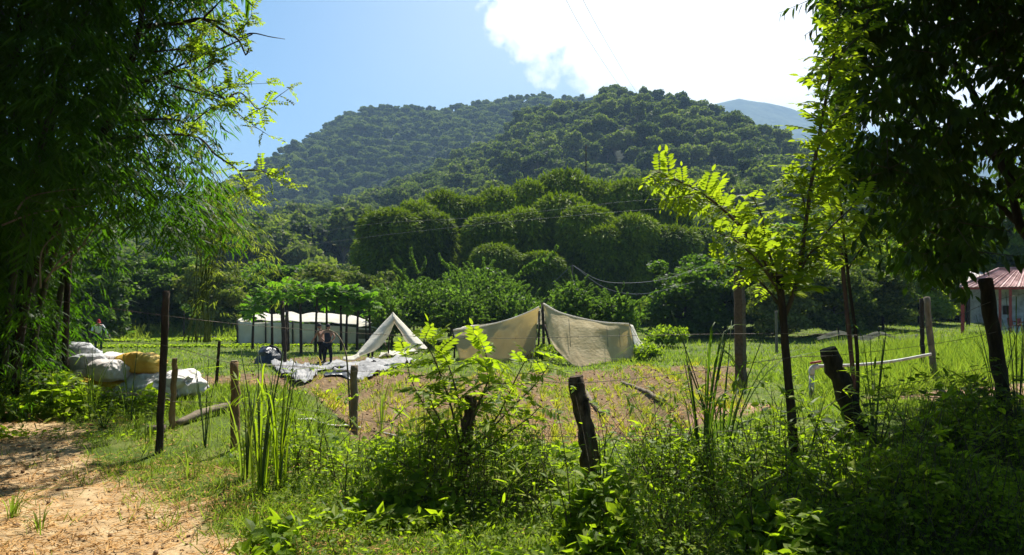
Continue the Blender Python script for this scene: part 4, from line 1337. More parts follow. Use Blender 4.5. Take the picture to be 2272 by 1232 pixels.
def post(name, label, topx, topy, bx, by, wpx, mat, Y=None, cat='post', group=FG, rough=0.25, seg=9, knots=0, cap=None, mid=None):
    b = gp(bx, by) if Y is None else None
    if b is None:
        x = (bx - CX) / F * Y; b = Vector((x, Y, gz(x, Y)))
    tp = W(topx, topy, b.y)
    t = thing(name, label, cat, b, 0, group)
    L = tp - b
    r = wpx / F * b.y / 2
    pts = [Vector((0, 0, 0)) - L * (0.12 / max(L.length, .3)) * 2, L * .03]
    n = 14
    rs = [r * 1.12, r * 1.1]
    for i in range(1, n + 1):
        f = i / n
        pts.append(L * f + Vector((rng.normal() * r * .08, rng.normal() * r * .08, 0)) * (1 if i < n else 0))
        rs.append(r * (1.08 - 0.12 * f) * (1 + (0.05 if rough > .3 else 0.02) * rng.normal()))
    a = Acc(); a.tube(pts, rs, seg, rough=rough)
    ob('shaft', a.mesh('shaft', mat, seg > 8), t)
    if cap:
        a = Acc(); a.tube([L * 0.998, L * 1.0 + L.normalized() * .012], [rs[-1] * .9, rs[-1] * .85], seg); ob('cut_end', a.mesh('cut_end', cap), t)
    for k in range(knots):
        f = (k + .6) / (knots + .3)
        p = L * f; an = rng.random() * 6.28
        a = Acc(); a.tube([p, p + Vector((math.cos(an), math.sin(an), .35)) * r * 1.2], [r * .32, r * .2], 6); ob('knot', a.mesh('knot', mat), t)
    return t, b, tp, r


PA = post('fence_post', 'tall thin dark pole beside the white sacks', 369, 645, 353, 1006, 15, G['bark'], knots=3, rough=.2)
PB = post('fence_post', 'short split brown stake right of the tall dark pole', 388, 797, 381, 952, 13, G['deadwood'], seg=6, rough=.35, cap=G['cut'])
PC = post('fence_post', 'weathered bamboo post behind the tall cane grass', 520, 803, 522, 1000, 19, G['deadwood'], knots=2, cap=G['cut'])
PD = post('fence_post', 'short grey bamboo stump post in front of the broad plastic sheet', 787, 812, 784, 952, 17, G['barkpale'], knots=1, cap=G['cut'])
PE = post('fence_post', 'dark stump wrapped in sprouting compound leaves', 1046, 880, 1024, 1110, 26, G['rot'], Y=5.6, rough=.5, knots=2)
PF = post('fence_post', 'rotten leaning black stump in front of the tent opening', 1279, 838, 1322, 1092, 36, G['rot'], Y=5.4, rough=.45, knots=3, cap=G['rot'])
PH = post('fence_post', 'thick log post leaning left in front of the white pipe', 1838, 776, 1918, 968, 40, G['bark'], Y=7.2, rough=.2, knots=1, cap=G['bark'])
PI = post('fence_post', 'tall dark leaning post in front of the hut wall', 2186, 620, 2240, 960, 29, G['bark'], Y=7.4, rough=.25, cap=G['bark'])
PJ = post('fence_post', 'slim pale post at the end of the white pipe', 2056, 660, 2074, 856, 13, G['barkpale'], rough=.2, cap=G['cut'], group='posts standing farther back in the field')
PK = post('fence_post', 'dark thin post just left of the slim pale post', 2045, 662, 2048, 770, 9, G['bark'], Y=22, rough=.2, group='posts standing farther back in the field')
PL_ = post('thick_post', 'thick square mossy post behind the sapling trunk', 1640, 600, 1646, 778, 24, G['twig'], Y=19, seg=4, rough=.05, group='posts standing farther back in the field')
post('thin_pole', 'pale thin pole right beside the thick square post', 1630, 596, 1634, 720, 6, G['barkpale'], Y=19.4, rough=.1, group='posts standing farther back in the field')
post('fence_post', 'short pale post in the shade behind the sapling trunk', 1722, 690, 1723, 728, 6, G['barkpale'], Y=34, rough=.1, group='posts standing farther back in the field')
post('fence_post', 'leaning dark pole with a forked top between papaya trunks', 626, 668, 632, 815, 9, G['bark'], rough=.3, group='posts standing farther back in the field')
post('fence_post', 'brown pole right against the leaning dark pole', 637, 690, 631, 805, 7, G['rot'], rough=.3, group='posts standing farther back in the field')
for (tx, ty, bx, by, w, lab) in ((197, 655, 198, 768, 5, 'dark green thin pole just left of the red capped worker'), (238, 690, 231, 735, 3, 'small stick in the lettuce field right of the worker'),
                                (290, 692, 283, 740, 4, 'small dark stick at the near end of the black mulch strip'), (409, 693, 407, 752, 4, 'thin stake right of the tall pole'),
                                (560, 712, 559, 762, 5, 'stake in front of the left end of the long tent'), (384, 706, 384, 733, 3, 'short bent stick of a small frame on the far bank')):
    post('stake', lab, tx, ty, bx, by, w, G['bark'], rough=.15, seg=6, group='thin stakes in the field')
for (tx, ty, bx, by, w, lab) in ((162, 736, 158, 800, 6, 'dark stake behind the grey crumpled sacks'), (487, 757, 479, 815, 7, 'short green topped stake right of the brown stake'), (1865, 545, 1900, 780, 10, 'slanting bare stem in front of the bright trees')):
    post('stake', lab, tx, ty, bx, by, w, G['bark'], Y=12 if bx < 500 else 15, rough=.15, seg=6, group='thin stakes in the field')

# live sapling used as a post
t = thing('sapling', 'slender dark trunk sapling post with bright backlit compound leaves', 'sapling', (0, 0, 0))
bG = Vector((3.0, 0, 0)); YG = 5.7
bG = Vector(((1763 - CX) / F * YG, YG, gz((1763 - CX) / F * YG, YG)))
t.location = bG
L_ = lambda px, py, Y=YG: tuple(W(px, py, Y) - bG)
a = Acc(); a.tube(smooth_path([(0, 0, -.2), L_(1763, 1050), L_(1757, 930), L_(1745, 800), L_(1737, 700), L_(1729, 612)], 20), [.048, .043, .039, .035, .032, .030], 10, rough=.12)
ob('trunk', a.mesh('trunk', G['bark'], True), t)
a = Acc(); a.tube([L_(1729, 612), tuple(Vector(L_(1729, 612)) + Vector((0, 0, .012)))], [.032, .028], 10); ob('cut_end', a.mesh('cut_end', G['cut']), t)


def compound_leaf(pairs=5, leafmat='sap', width=0.5, dr=-0.25, lead=.105, base=.18):
    """one metre of rachis with paired leaflets"""
    a = Acc()
    rach = lambda s: np.array([0.0, s, 0.10 * s - 0.28 * s * s])
    P, D, U, S = [], [], [], []
    for k in range(pairs):
        s = base + (0.93 - base) * k / pairs
        for sd in (-1, 1):
            P.append(rach(s) + rng.normal(size=3) * .004); D.append((sd * 1.0, 0.45 + .1 * rng.normal(), dr + .12 * rng.normal())); U.append((sd * .25 + .1 * rng.normal(), .1 * rng.normal(), 1))
            S.append((0.30 + .08 * math.sin(math.pi * (k + .7) / pairs)) * (0.9 + .2 * rng.random()))
    P.append(rach(.95)); D.append((0, 1, -.35)); U.append((0, 0, 1)); S.append(.34)
    S = np.array(S)
    a.scatter(OVAL_V, OVAL_F, P, D, U, S * width, S, 0)
    a.tube([rach(s) for s in (0, .3, .6, .97)], [.014, .01, .005], 4, 1)
    return a.mesh('leaf', [G[leafmat], G['greenstem']])


cl_s = [compound_leaf(4), compound_leaf(5), compound_leaf(5, width=.46), compound_leaf(6, width=.42)]
cl_w = [compound_leaf(6, 'sap', .42), compound_leaf(7, 'sap', .4), compound_leaf(5, 'weed', .45)]


def leafy_stem(t, pts, rad, nleaf, size, meshes, first=0.2, side=0, name='branch', mat='twig', r=random, spread=1.0, hang=-0.15, origin=None, want=None):
    path = smooth_path(pts, 16)
    a = Acc(); a.tube(path, rad, 6, rough=.08); b = ob(name, a.mesh(name, G[mat], True), t)
    nleaf = int(nleaf * (1.9 if meshes is cl_s else 1.25)); size = size * (.84 if meshes is cl_s else 1)
    for i in range(nleaf):
        f = first + (1 - first) * (i + .5) / nleaf
        q = f * (len(path) - 1); j = min(int(q), len(path) - 2)
        p = Vector(path[j]).lerp(Vector(path[j + 1]), q - j)
        T = (Vector(path[j + 1]) - Vector(path[j])).normalized()
        an = i * 2.4 + r.uniform(-.5, .5)
        s1 = T.orthogonal().normalized(); s2 = T.cross(s1)
        d = (s1 * math.cos(an) + s2 * math.sin(an)) * spread + T * .55 + Vector((0, 0, hang))
        if want is not None:
            d = d + Vector(want)
        o = ob('leaf', r.choice(meshes), t, p)
        s = size * r.uniform(.55, 1.1) * (1 - .25 * f)
        o.rotation_euler = dir_rot(d, r.uniform(-.5, .5)); o.scale = (s, s, s)


rs = random.Random(5)
Z_ = lambda px, py, dy=0: L_(px, py, YG + dy)
# arching bright branches to the left
leafy_stem(t, [Z_(1733, 650), Z_(1700, 590, .1), Z_(1640, 500, .1), Z_(1560, 430, 0), Z_(1500, 400, -.1), Z_(1455, 380, -.1)], [.018, .012, .005], 34, .32, cl_s, .18, r=rs)
leafy_stem(t, [Z_(1735, 640), Z_(1690, 560, .3), Z_(1620, 470, .4), Z_(1540, 440, .5), Z_(1470, 440, .5)], [.015, .01, .004], 28, .3, cl_s, .2, r=rs)
leafy_stem(t, [Z_(1735, 660), Z_(1690, 590, -.2), Z_(1640, 540, -.3), Z_(1590, 515, -.4)], [.014, .009, .004], 11, .34, cl_s, .2, r=rs)
leafy_stem(t, [Z_(1740, 690), Z_(1700, 640, .2), Z_(1655, 600, .3), Z_(1590, 580, .3)], [.012, .008, .004], 8, .32, cl_s, .2, r=rs)
leafy_stem(t, [Z_(1730, 630), Z_(1700, 540, 0), Z_(1690, 480, .1), Z_(1665, 430, .1)], [.012, .008, .004], 9, .33, cl_s, .2, r=rs)
leafy_stem(t, [Z_(1738, 640), Z_(1740, 570, .2), Z_(1725, 510, .3)], [.012, .008, .004], 5, .32, cl_s, .2, r=rs)
# upright stems
leafy_stem(t, [Z_(1742, 700), Z_(1770, 620), Z_(1790, 480), Z_(1812, 330), Z_(1840, 180), Z_(1862, 40), Z_(1870, -120)], [.022, .016, .008], 60, .38, cl_s, .1, r=rs, want=(-.3, 0, .05))
leafy_stem(t, [Z_(1790, 480), Z_(1775, 420, .1), Z_(1745, 390, .1)], [.008, .004], 8, .3, cl_s, .2, r=rs)
leafy_stem(t, [Z_(1770, 600), Z_(1830, 520, .2), Z_(1880, 470, .3), Z_(1930, 430, .3)], [.012, .008, .004], 15, .34, cl_s, .15, r=rs)
leafy_stem(t, [Z_(1765, 630), Z_(1800, 560, -.1), Z_(1850, 540, -.1)], [.01, .005], 10, .32, cl_s, .15, r=rs)
leafy_stem(t, [Z_(1812, 330), Z_(1850, 270, .2), Z_(1900, 240, .3)], [.01, .005], 9, .32, cl_s, .15, r=rs)
leafy_stem(t, [Z_(1835, 200), Z_(1870, 120, .2), Z_(1920, 60, .3), Z_(1950, -20, .3)], [.01, .005], 14, .32, cl_s, .15, r=rs)
leafy_stem(t, [Z_(1800, 420), Z_(1830, 380, .1), Z_(1870, 360, .2)], [.008, .004], 9, .3, cl_s, .15, r=rs)

# second thin sapling
t2 = thing('sapling', 'thin stemmed sapling right of the bright leafy one, before the dark tree', 'sapling', (0, 0, 0))
Y2 = 8.2; b2 = Vector(((1902 - CX) / F * Y2, Y2, gz((1902 - CX) / F * Y2, Y2))); t2.location = b2
M_ = lambda px, py, dy=0: tuple(W(px, py, Y2 + dy) - b2)
leafy_stem(t2, [(0, 0, -.1), M_(1902, 780), M_(1885, 640), M_(1868, 480), M_(1858, 370), M_(1850, 300)], [.026, .022, .014, .008], 34, .42, cl_s, .48, name='trunk', mat='bark', r=rs)
leafy_stem(t2, [M_(1880, 600), M_(1930, 520), M_(1960, 470)], [.01, .004], 12, .4, cl_s, .2, r=rs)
leafy_stem(t2, [M_(1872, 520), M_(1830, 460), M_(1800, 440)], [.01, .004], 10, .4, cl_s, .2, r=rs)

# compound leaved resprout on the stump
t3 = thing('sprouting_shrub', 'bright green compound leaved shoots growing round the dark stump', 'shrub', PE[1] + Vector((-.02, .12, 0)))
b3 = Vector(t3.location)
Q_ = lambda px, py, dy=0: tuple(W(px, py, 5.5 + dy) - b3)
for pts, nl in (([Q_(1025, 1010), Q_(1000, 900), Q_(965, 800), Q_(935, 745)], 14), ([Q_(1030, 980), Q_(1015, 880), Q_(990, 800, .1), Q_(960, 770, .2)], 12),
                ([Q_(1035, 1000), Q_(1100, 930), Q_(1145, 840), Q_(1178, 775)], 13), ([Q_(1030, 980), Q_(1070, 880, .1), Q_(1090, 810, .1), Q_(1060, 775, .2)], 12),
                ([Q_(1040, 1010), Q_(1120, 920, .2), Q_(1190, 850, .3), Q_(1230, 790, .3)], 11), ([Q_(1020, 1020), Q_(960, 930, .2), Q_(915, 850, .2), Q_(900, 790, .3)], 11),
                ([Q_(1035, 1000), Q_(1050, 920, -.2), Q_(1085, 860, -.3), Q_(1130, 850, -.4)], 9), ([Q_(1020, 1030), Q_(990, 960, -.2), Q_(960, 900, -.3), Q_(950, 860, -.3)], 9),
                ([Q_(1040, 1030), Q_(1100, 980, -.1), Q_(1170, 930, -.1), Q_(1200, 900, -.1)], 9), ([Q_(1030, 1050), Q_(980, 1000, -.2), Q_(950, 970, -.2)], 6)):
    leafy_stem(t3, pts, [.011, .007, .003], nl, .31, cl_w, .3, r=rs, hang=-.05)

# ================================================================== DEAD LOG AND PIPES
A_ = gp(392, 950); B_ = gp(515, 908)
t = thing('log', 'pale dry log lying on the ground between the brown stake and bamboo post', 'log', (A_ + B_) / 2)
a = Acc(); h = Vector((0, 0, .05)); a.tube(smooth_path([A_ - t.location + h, Vector((0, 0, .09)), B_ - t.location + h], 12), [.035, .05, .045, .055], 9, rough=.25); ob('shaft', a.mesh('shaft', G['barkpale'], True), t)
a = Acc(); e = B_ - t.location + h; a.tube([e, e + (B_ - A_).normalized() * .012], [.046, .044], 9); ob('cut_end', a.mesh('cut_end', G['cut']), t)
A_ = gp(345, 975); B_ = gp(362, 958)
o = ob('cut_log', Acc().tube([(-.09, 0, 0), (.09, .05, .0)], [.05, .055], 9, rough=.2).mesh('cut_log', G['barkpale'], True), None, gp(345, 962) + Vector((0, 0, .04)))
tagm(o, 'short stub of pale wood at the foot of the tall dark pole', 'log')

YP = 14.6
t = thing('white_pipe', 'white bent water pipe standing in the grass behind the leaning log post', 'pipe', gp(1800, 885)); bp = Vector(t.location); YP = bp.y
T_ = lambda px, py, Y: W(px, py, Y) - bp
a = Acc(); a.tube([(0, 0, -.1), T_(1801, 830, YP)], .062, 12); ob('upright', a.mesh('upright', G['pipe'], True), t)
a = Acc(); a.tube(smooth_path([T_(1801, 832, YP), T_(1802, 818, YP), T_(1815, 813, YP)], 9), [.072, .074, .07], 12); ob('elbow', a.mesh('elbow', G['pipe'], True), t)
a = Acc(); a.tube(smooth_path([T_(1812, 813, YP), T_(1900, 810, YP + .3), T_(1980, 802, YP + .6), T_(2066, 786, YP + .6)], 18), [.043, .04, .038], 12); ob('long_pipe', a.mesh('long_pipe', G['pipe'], True), t)
a = Acc(); a.tube([T_(1798, 806, YP), T_(1822, 802, YP)], .03, 8); ob('red_valve', a.mesh('red_valve', G['redpaint'], True), t)


def ground_line(name, pts, r, mat, label, cat, lift=0.0):
    P = [gp(*p) for p in pts]; c = sum(P, Vector()) / len(P)
    Q = smooth_path(P, 30); Q[:, 2] = ground_z(Q[:, 0], Q[:, 1]) + r + lift
    a = Acc(); a.tube(Q - np.array(c), r, 8); o = ob(name, a.mesh(name, mat, True), None, c); tagm(o, label, cat); return o


ground_line('thin_pipe', [(660, 936), (720, 944), (800, 952)], .018, G['pipe'], 'thin white hose on the soil left of the short bamboo post foot', 'pipe', .01)
ground_line('thin_pipe', [(850, 963), (950, 964), (1060, 968)], .018, G['pipe'], 'thin white hose on the soil left of the sprouting stump', 'pipe', .01)
ground_line('bed_board', [(1380, 852), (1420, 868), (1475, 896)], .05, G['barkpale'], 'pale pole edging the garden bed left of the tall reeds', 'pole', 0)
ground_line('bed_board', [(1295, 868), (1312, 895), (1335, 925)], .06, G['barkpale'], 'pale plank edging the bed right beside the rotten stump', 'pole', 0)
ground_line('bed_board', [(1130, 880), (1142, 905), (1150, 925)], .05, G['barkpale'], 'short pale plank in the bed behind the sprouting shrub', 'pole', 0)

# shade net sagging at the right
t = thing('shade_net', 'long sagging grey shade net low over the grass before the hut', 'net', gp(1930, 722)); base = Vector(t.location)
a = Acc(); a.grid(sheet([[W(1812, 714, 36), W(1860, 699, 36), W(1905, 712, 36), W(1950, 701, 36), W(1990, 712, 36), W(2035, 706, 36)],
                         [W(1815, 721, 35.5), W(1870, 708, 35.5), W(1920, 721, 35.5), W(1960, 710, 35.5), W(2000, 720, 35.5), W(2040, 715, 35.5)]], 40, 12, .1, 44), thick=.01)
me = a.mesh('net_panel', G['net'], True); me.transform(Matrix.Translation(-base - Vector((0, 0, .85)))); ob('net_panel', me, t)
for px in (1860, 1950):
    q = W(px, 726, 35.9); a = Acc(); a.tube([(q.x, q.y, gz(q.x, q.y) - .1), tuple(q)], .035, 5); me = a.mesh('pole', G['bark']); me.transform(Matrix.Translation(-base)); ob('pole', me, t)

# ================================================================== WIRES

def cable(name, pts, r, label, cat, mat='cable', group=None, sag=0, barbs=0):
    P = smooth_path(pts, 60 if barbs else 24)
    c = P.mean(0)
    a = Acc(); a.tube(P - c, r, 5)
    if barbs:
        seglen = np.linalg.norm(np.diff(P, axis=0), axis=1).sum(); nb = int(seglen / barbs)
        cum = np.concatenate([[0], np.cumsum(np.linalg.norm(np.diff(P, axis=0), axis=1))])
        for k in range(nb):
            q = np.array([np.interp((k + .5) * barbs, cum, P[:, j]) for j in range(3)]) - c
            for _ in range(2):
                d = rng.normal(size=3); d[0] *= .3; d = d / np.linalg.norm(d) * .014
                a.tube([q - d, q + d], .0012, 3, cap=False)
    o = ob(name, a.mesh(name, G[mat], True), None, c)
    return tagm(o, label, cat, group)


def at_post(P, py):
    """point on the near side of a post at that picture height"""
    b, tp = P[1], P[2]
    Y = b.y; f = (CZ - (py - HY) / F * Y - b.z) / (tp.z - b.z)
    q = b.lerp(tp, f); q.y -= P[3] * .95
    return q


gw = 'strands of the near barbed wire fence'
tr = lambda py: (lambda f: Vector((np.interp(py, [612, 700, 800, 930, 1050], [(k - CX) / F * YG for k in (1729, 1737, 1745, 1757, 1763)]), YG - .045, CZ - (py - HY) / F * YG)))(0)
cable('barbed_wire', [W(-60, 690, 9), W(130, 745, 8.2), at_post(PA, 765), at_post(PC, 806), W(640, 812, 7.0), at_post(PD, 823), W(900, 828, 6.6), at_post(PE, 893), W(1160, 846, 5.5), at_post(PF, 848), W(1500, 830, 5.6), tr(793), at_post(PH, 787), W(2040, 768, 7.2), at_post(PI, 735), W(2330, 690, 8)], .0028, 'upper barbed wire strand fixed near the tops of the short posts', 'barbed wire', 'wire', gw, barbs=.12)
cable('barbed_wire', [W(-60, 830, 9), W(150, 858, 8.2), at_post(PA, 880), at_post(PB, 890), at_post(PC, 893), W(640, 905, 7.2), at_post(PD, 925), W(900, 950, 6.6), at_post(PE, 960), W(1150, 966, 5.5), at_post(PF, 966), W(1500, 965, 5.6), tr(935), at_post(PH, 872), W(2040, 846, 7.2), at_post(PI, 806), W(2330, 770, 8)], .0028, 'lower barbed wire strand hanging over the soil beds behind the weeds', 'barbed wire', 'wire', gw, barbs=.12)
cable('barbed_wire', [W(-60, 640, 9.5), at_post(PA, 700), W(620, 727, 8.2), W(870, 744, 7.8), W(1100, 751, 7.6), W(1350, 746, 7.2), W(1560, 742, 6.8), tr(740), W(1980, 742, 7.2), W(2100, 712, 7.4), at_post(PI, 668), W(2330, 640, 8)], .0028, 'highest barbed wire strand crossing in front of the big tent', 'barbed wire', 'wire', gw, barbs=.12)
cable('barbed_wire', [at_post(PE, 990), W(1180, 1040, 5.4), at_post(PF, 1045), W(1500, 1050, 5.5), tr(1015), at_post(PH, 920)], .0026, 'lowest barbed wire strand half buried in the weeds', 'barbed wire', 'wire', gw, barbs=.12)
cable('power_line', [W(1225, -60, 70), W(1310, 95, 110), W(1405, 233, 190), W(1470, 310, 260), W(1535, 392, 330)], .03, 'left power line coming down from the sky to the hill', 'cable', 'cable', 'power lines running down to the wooded hill')
cable('power_line', [W(1262, -60, 70), W(1340, 85, 110), W(1412, 205, 190), W(1455, 262, 260)], .03, 'right power line coming down from the sky to the hill', 'cable', 'cable', 'power lines running down to the wooded hill')
cable('power_line', [W(560, 548, 50), W(810, 499, 52), W(1100, 480, 55), W(1425, 444, 58), W(1700, 430, 62)], .007, 'upper long cable crossing in front of the bamboo domes', 'cable', 'cable', 'cables crossing in front of the bamboo grove')
cable('power_line', [W(560, 562, 50), W(810, 527, 52), W(1100, 495, 55), W(1425, 466, 58), W(1700, 450, 62)], .008, 'lower long cable crossing in front of the bamboo domes', 'cable', 'cable', 'cables crossing in front of the bamboo grove')
t = thing('guyed_pole', 'thin pale pole with a peak of guy wires before the dark grove', 'pole', (W(1269, 700, 40).x, 40, gz(W(1269, 700, 40).x, 40)))
b = Vector(t.location)
a = Acc(); a.tube([(0, 0, 0), tuple(W(1270, 588, 40) - b)], [.04, .03], 6); ob('shaft', a.mesh('shaft', G['barkpale']), t)
for pts in ([W(1270, 588, 40), W(1225, 630, 40.3)], [W(1270, 588, 40), W(1330, 622, 40.5), W(1400, 628, 41), W(1480, 618, 42), W(1562, 590, 43)], [W(1270, 588, 40), W(1345, 640, 40.2), W(1430, 652, 41), W(1540, 625, 42)]):
    a = Acc(); a.tube(smooth_path([p - b for p in pts], 16), .014, 4); ob('guy_wire', a.mesh('guy_wire', G['cable']), t)
# bare mast against the hill above the grove
x = W(1300, 400, 86).x
post('mast', 'thin dark bare trunk sticking up above the tallest bamboo dome', 1300, 322, 1300, 690, 3, G['bark'], Y=88, rough=.3, group='none', knots=0)[0].pop('group', None)

# ================================================================== LEFT BAMBOO
def edge_px(py):
    """right-hand outline of the bamboo in the photograph"""
    return np.interp(py, [-700, -300, 0, 60, 110, 200, 300, 400, 480, 540, 600, 640, 680, 760, 900], [300, 400, 440, 435, 430, 415, 425, 470, 475, 440, 430, 385, 150, 110, 60])


def spray_mesh(i, n=11, mat='bamboo', L=.19):
    """a drooping bamboo twig end with a fan of long leaves"""
    a = Acc()
    P, D, U, S = [], [], [], []
    for k in range(n):
        s = .12 + .36 * k / n
        sd = 1 if k % 2 else -1
        P.append((rng.normal() * .008, s, .06 * s - .3 * s * s)); D.append((sd * (.5 + .4 * rng.random()), .8, -.55 - .5 * rng.random())); U.append((rng.normal() * .4, rng.normal() * .4, 1)); S.append(L * (.65 + .5 * rng.random()))
    S = np.array(S)
    a.scatter(LANCE_V, LANCE_F, P, D, U, S * .115, S)
    a.tube([(0, 0, 0), (0, .25, 0), (0, .48, -.045)], [.003, .0015], 4, 1)
    return a.mesh('leaf_spray', [G[mat], G['greenstem']])


sprays = [spray_mesh(i) for i in range(5)]


def leaf_cloud(a, pts, n_per, L, width, spread, droop=(-.55, .5), tv=LANCE_V, tf=LANCE_F, heading=None):
    n = len(pts)
    p = np.repeat(pts, n_per, axis=0)
    hd = unit(np.repeat(rng.normal(size=(n, 3)) * np.array([1, 1, .25]) + (0 if heading is None else heading), n_per, axis=0))
    k = np.tile(np.arange(n_per), n)
    side = unit(np.cross(hd, [0, 0, 1.0]))
    p = p + hd * (k / n_per * spread * 2.0)[:, None] + rng.normal(size=p.shape) * spread * .12
    p[:, 2] -= (k / n_per) ** 2 * spread * .5
    sg = np.where(k % 2, 1, -1) * (.4 + .5 * rng.random(len(p)))
    d = hd * .8 + side * sg[:, None]; d[:, 2] += droop[0] - droop[1] * rng.random(len(p))
    u = rng.normal(size=p.shape) * .45 + np.array([0, 0, 1.0])
    S = L * (.6 + .6 * rng.random(len(p)))
    a.scatter(tv, tf, p, d, u, S * width, S)


def sample_left(n, zlo, zhi, ylo, yhi, bias=1.0):
    z = zlo + (zhi - zlo) * rng.random(n)
    y = ylo + (yhi - ylo) * rng.random(n)
    py = HY - (z - CZ) / 8.0 * F
    ex = (edge_px(py) - CX) / F * 8.0
    x = ex - .42 - 5.3 * rng.random(n) ** (1.6 * bias) + .25 * (fbm(z * 1.7, y * 1.3, 8, 3) - .5) * 2
    keep = ((z > 2.1 + .5 * rng.random(n)) | (x < -6.7)) & ((y < 10.0) | (x < -6.6))
    return np.stack([x, y, z], -1)[keep]


lb = Vector((-7.6, 9.3, gz(-7.6, 9.3)))
t = thing('bamboo_clump', 'huge dark bamboo clump at the left with sunlit drooping leaves on its right side', 'bamboo', lb, 0)
r = random.Random(8)
for k in range(34):
    an = r.uniform(0, 6.28); b0 = Vector((math.cos(an) * r.uniform(.1, 1.3), math.sin(an) * r.uniform(.1, 1.0), -.2))
    lean = Vector((r.uniform(-2.2, 3.3), r.uniform(-2.6, 1.2), 0)); H = r.uniform(5, 9.5)
    pts = smooth_path([b0, b0 + lean * .15 + Vector((0, 0, H * .4)), b0 + lean * .55 + Vector((0, 0, H * .8)), b0 + lean * 1.15 + Vector((0, 0, H * .93))], 18)
    a = Acc(); a.tube(pts, [.045, .04, .02, .008], 7)
    ob('culm', a.mesh('culm', G['culm'] if k % 3 else G['bark'], True), t)
# bare arching stems low down inside
for pts in ([(5, 500), (70, 475), (150, 462), (200, 455)], [(90, 640), (92, 560), (130, 520), (200, 500)], [(100, 625), (140, 570), (185, 545), (215, 520)], [(30, 480), (60, 440), (120, 425), (195, 418)], [(120, 600), (170, 560), (230, 470), (260, 400)]):
    a = Acc(); a.tube(smooth_path([W(px, py, 7.0) - lb for px, py in pts], 14), [.011, .004], 6)
    ob('bare_stem', a.mesh('bare_stem', G['barkpale'], True), t)
p0 = sample_left(300, 1.3, 5.6, 6.6, 8.4, .35)[:290]
for q in p0:
    o = ob('leaf_spray', r.choice(sprays), t, Vector(q) - lb)
    o.rotation_euler = dir_rot((r.gauss(.4, 1), r.gauss(-.2, .8), r.gauss(-.25, .3)), r.uniform(-.5, .5)); s = r.uniform(1.0, 1.6); o.scale = (s, s, s)
a = Acc()
leaf_cloud(a, sample_left(11500, .6, 9.5, 6.4, 11.5), 9, .20, .12, .17)
leaf_cloud(a, sample_left(2600, 1.0, 5.6, 6.4, 9.0, .3), 9, .19, .12, .17, heading=np.array([.7, -.1, -.1]))
n = 5200        # leaves low down round the stems
y = 8.6 + 2.6 * rng.random(n); x = -10.5 + 4.3 * rng.random(n); z = .0 + 3.2 * rng.random(n)
ok = CX + x / y * F < 135 + 12 * rng.normal(size=n)
leaf_cloud(a, np.stack([x, y, z], -1)[ok], 8, .17, .14, .16)
n = 21000       # canopy added above the view to shade the clump's left part
y = 6.5 + 6.7 * rng.random(n); x = -14 + 14 * rng.random(n)
z = 1.6 + .44 * y + .35 + 2.6 * rng.random(n) ** 1.4
ok = x < -.42 * y - .35 + .7 * (fbm(y * .6, z * .6, 77, 2) - .3)
leaf_cloud(a, np.stack([x, y, z], -1)[ok], 9, .24, .15, .2)
n = 1500        # low hanging leaves before the stems
y = 7.4 + 1.4 * rng.random(n); z = .25 + 3.0 * rng.random(n); x = -9.5 + 5.5 * rng.random(n)
ok = CX + x / y * F < 85 + 14 * rng.normal(size=n) + 25 * (z > 1.8)
leaf_cloud(a, np.stack([x, y, z], -1)[ok], 8, .15, .13, .15)
n = 9000        # unseen leaves added beside and behind the camera to block sky light
y = -6 + 13 * rng.random(n); x = -.84 * np.maximum(y, 0) - 1.6 - 1.6 * (y < 1.5) - 4.5 * rng.random(n); z = .2 + 7.5 * rng.random(n)
leaf_cloud(a, np.stack([x, y, z], -1), 9, .26, .16, .22)
me = a.mesh('foliage', G['bamboo']); me.transform(Matrix.Translation(-lb)); ob('foliage', me, t, kind='stuff')
# second clump further left/behind closes the dark interior
lb2 = Vector((-10.5, 12.5, gz(-10.5, 12.5)))
t = thing('bamboo_clump', 'dark bamboo clump at the far left edge deep in shade', 'bamboo', lb2, 0)
for k in range(16):
    lean = Vector((r.uniform(-1.5, 1.0), r.uniform(-1.6, .6), 0)); H = r.uniform(5, 9); b0 = Vector((r.uniform(-2, -.2), r.uniform(-.6, .6), -.2))
    a = Acc(); a.tube(smooth_path([b0, b0 + lean * .2 + Vector((0, 0, H * .5)), b0 + lean + Vector((0, 0, H))], 12), [.05, .04, .015], 6); ob('culm', a.mesh('culm', G['culm'], True), t)
a = Acc()
n = 6500
x = -15 + 9.2 * rng.random(n) ** .8; y = 10.5 + 4 * rng.random(n); z = .1 + 8.5 * rng.random(n)
k_ = CX + x / y * F; kk = (k_ < 310 + 25 * rng.normal(size=n)) & ((z > 2.7) | (k_ < 60))
leaf_cloud(a, np.stack([x, y, z], -1)[kk], 9, .24, .14, .2)
me = a.mesh('foliage', G['bamboo']); me.transform(Matrix.Translation(-lb2)); ob('foliage', me, t, kind='stuff')

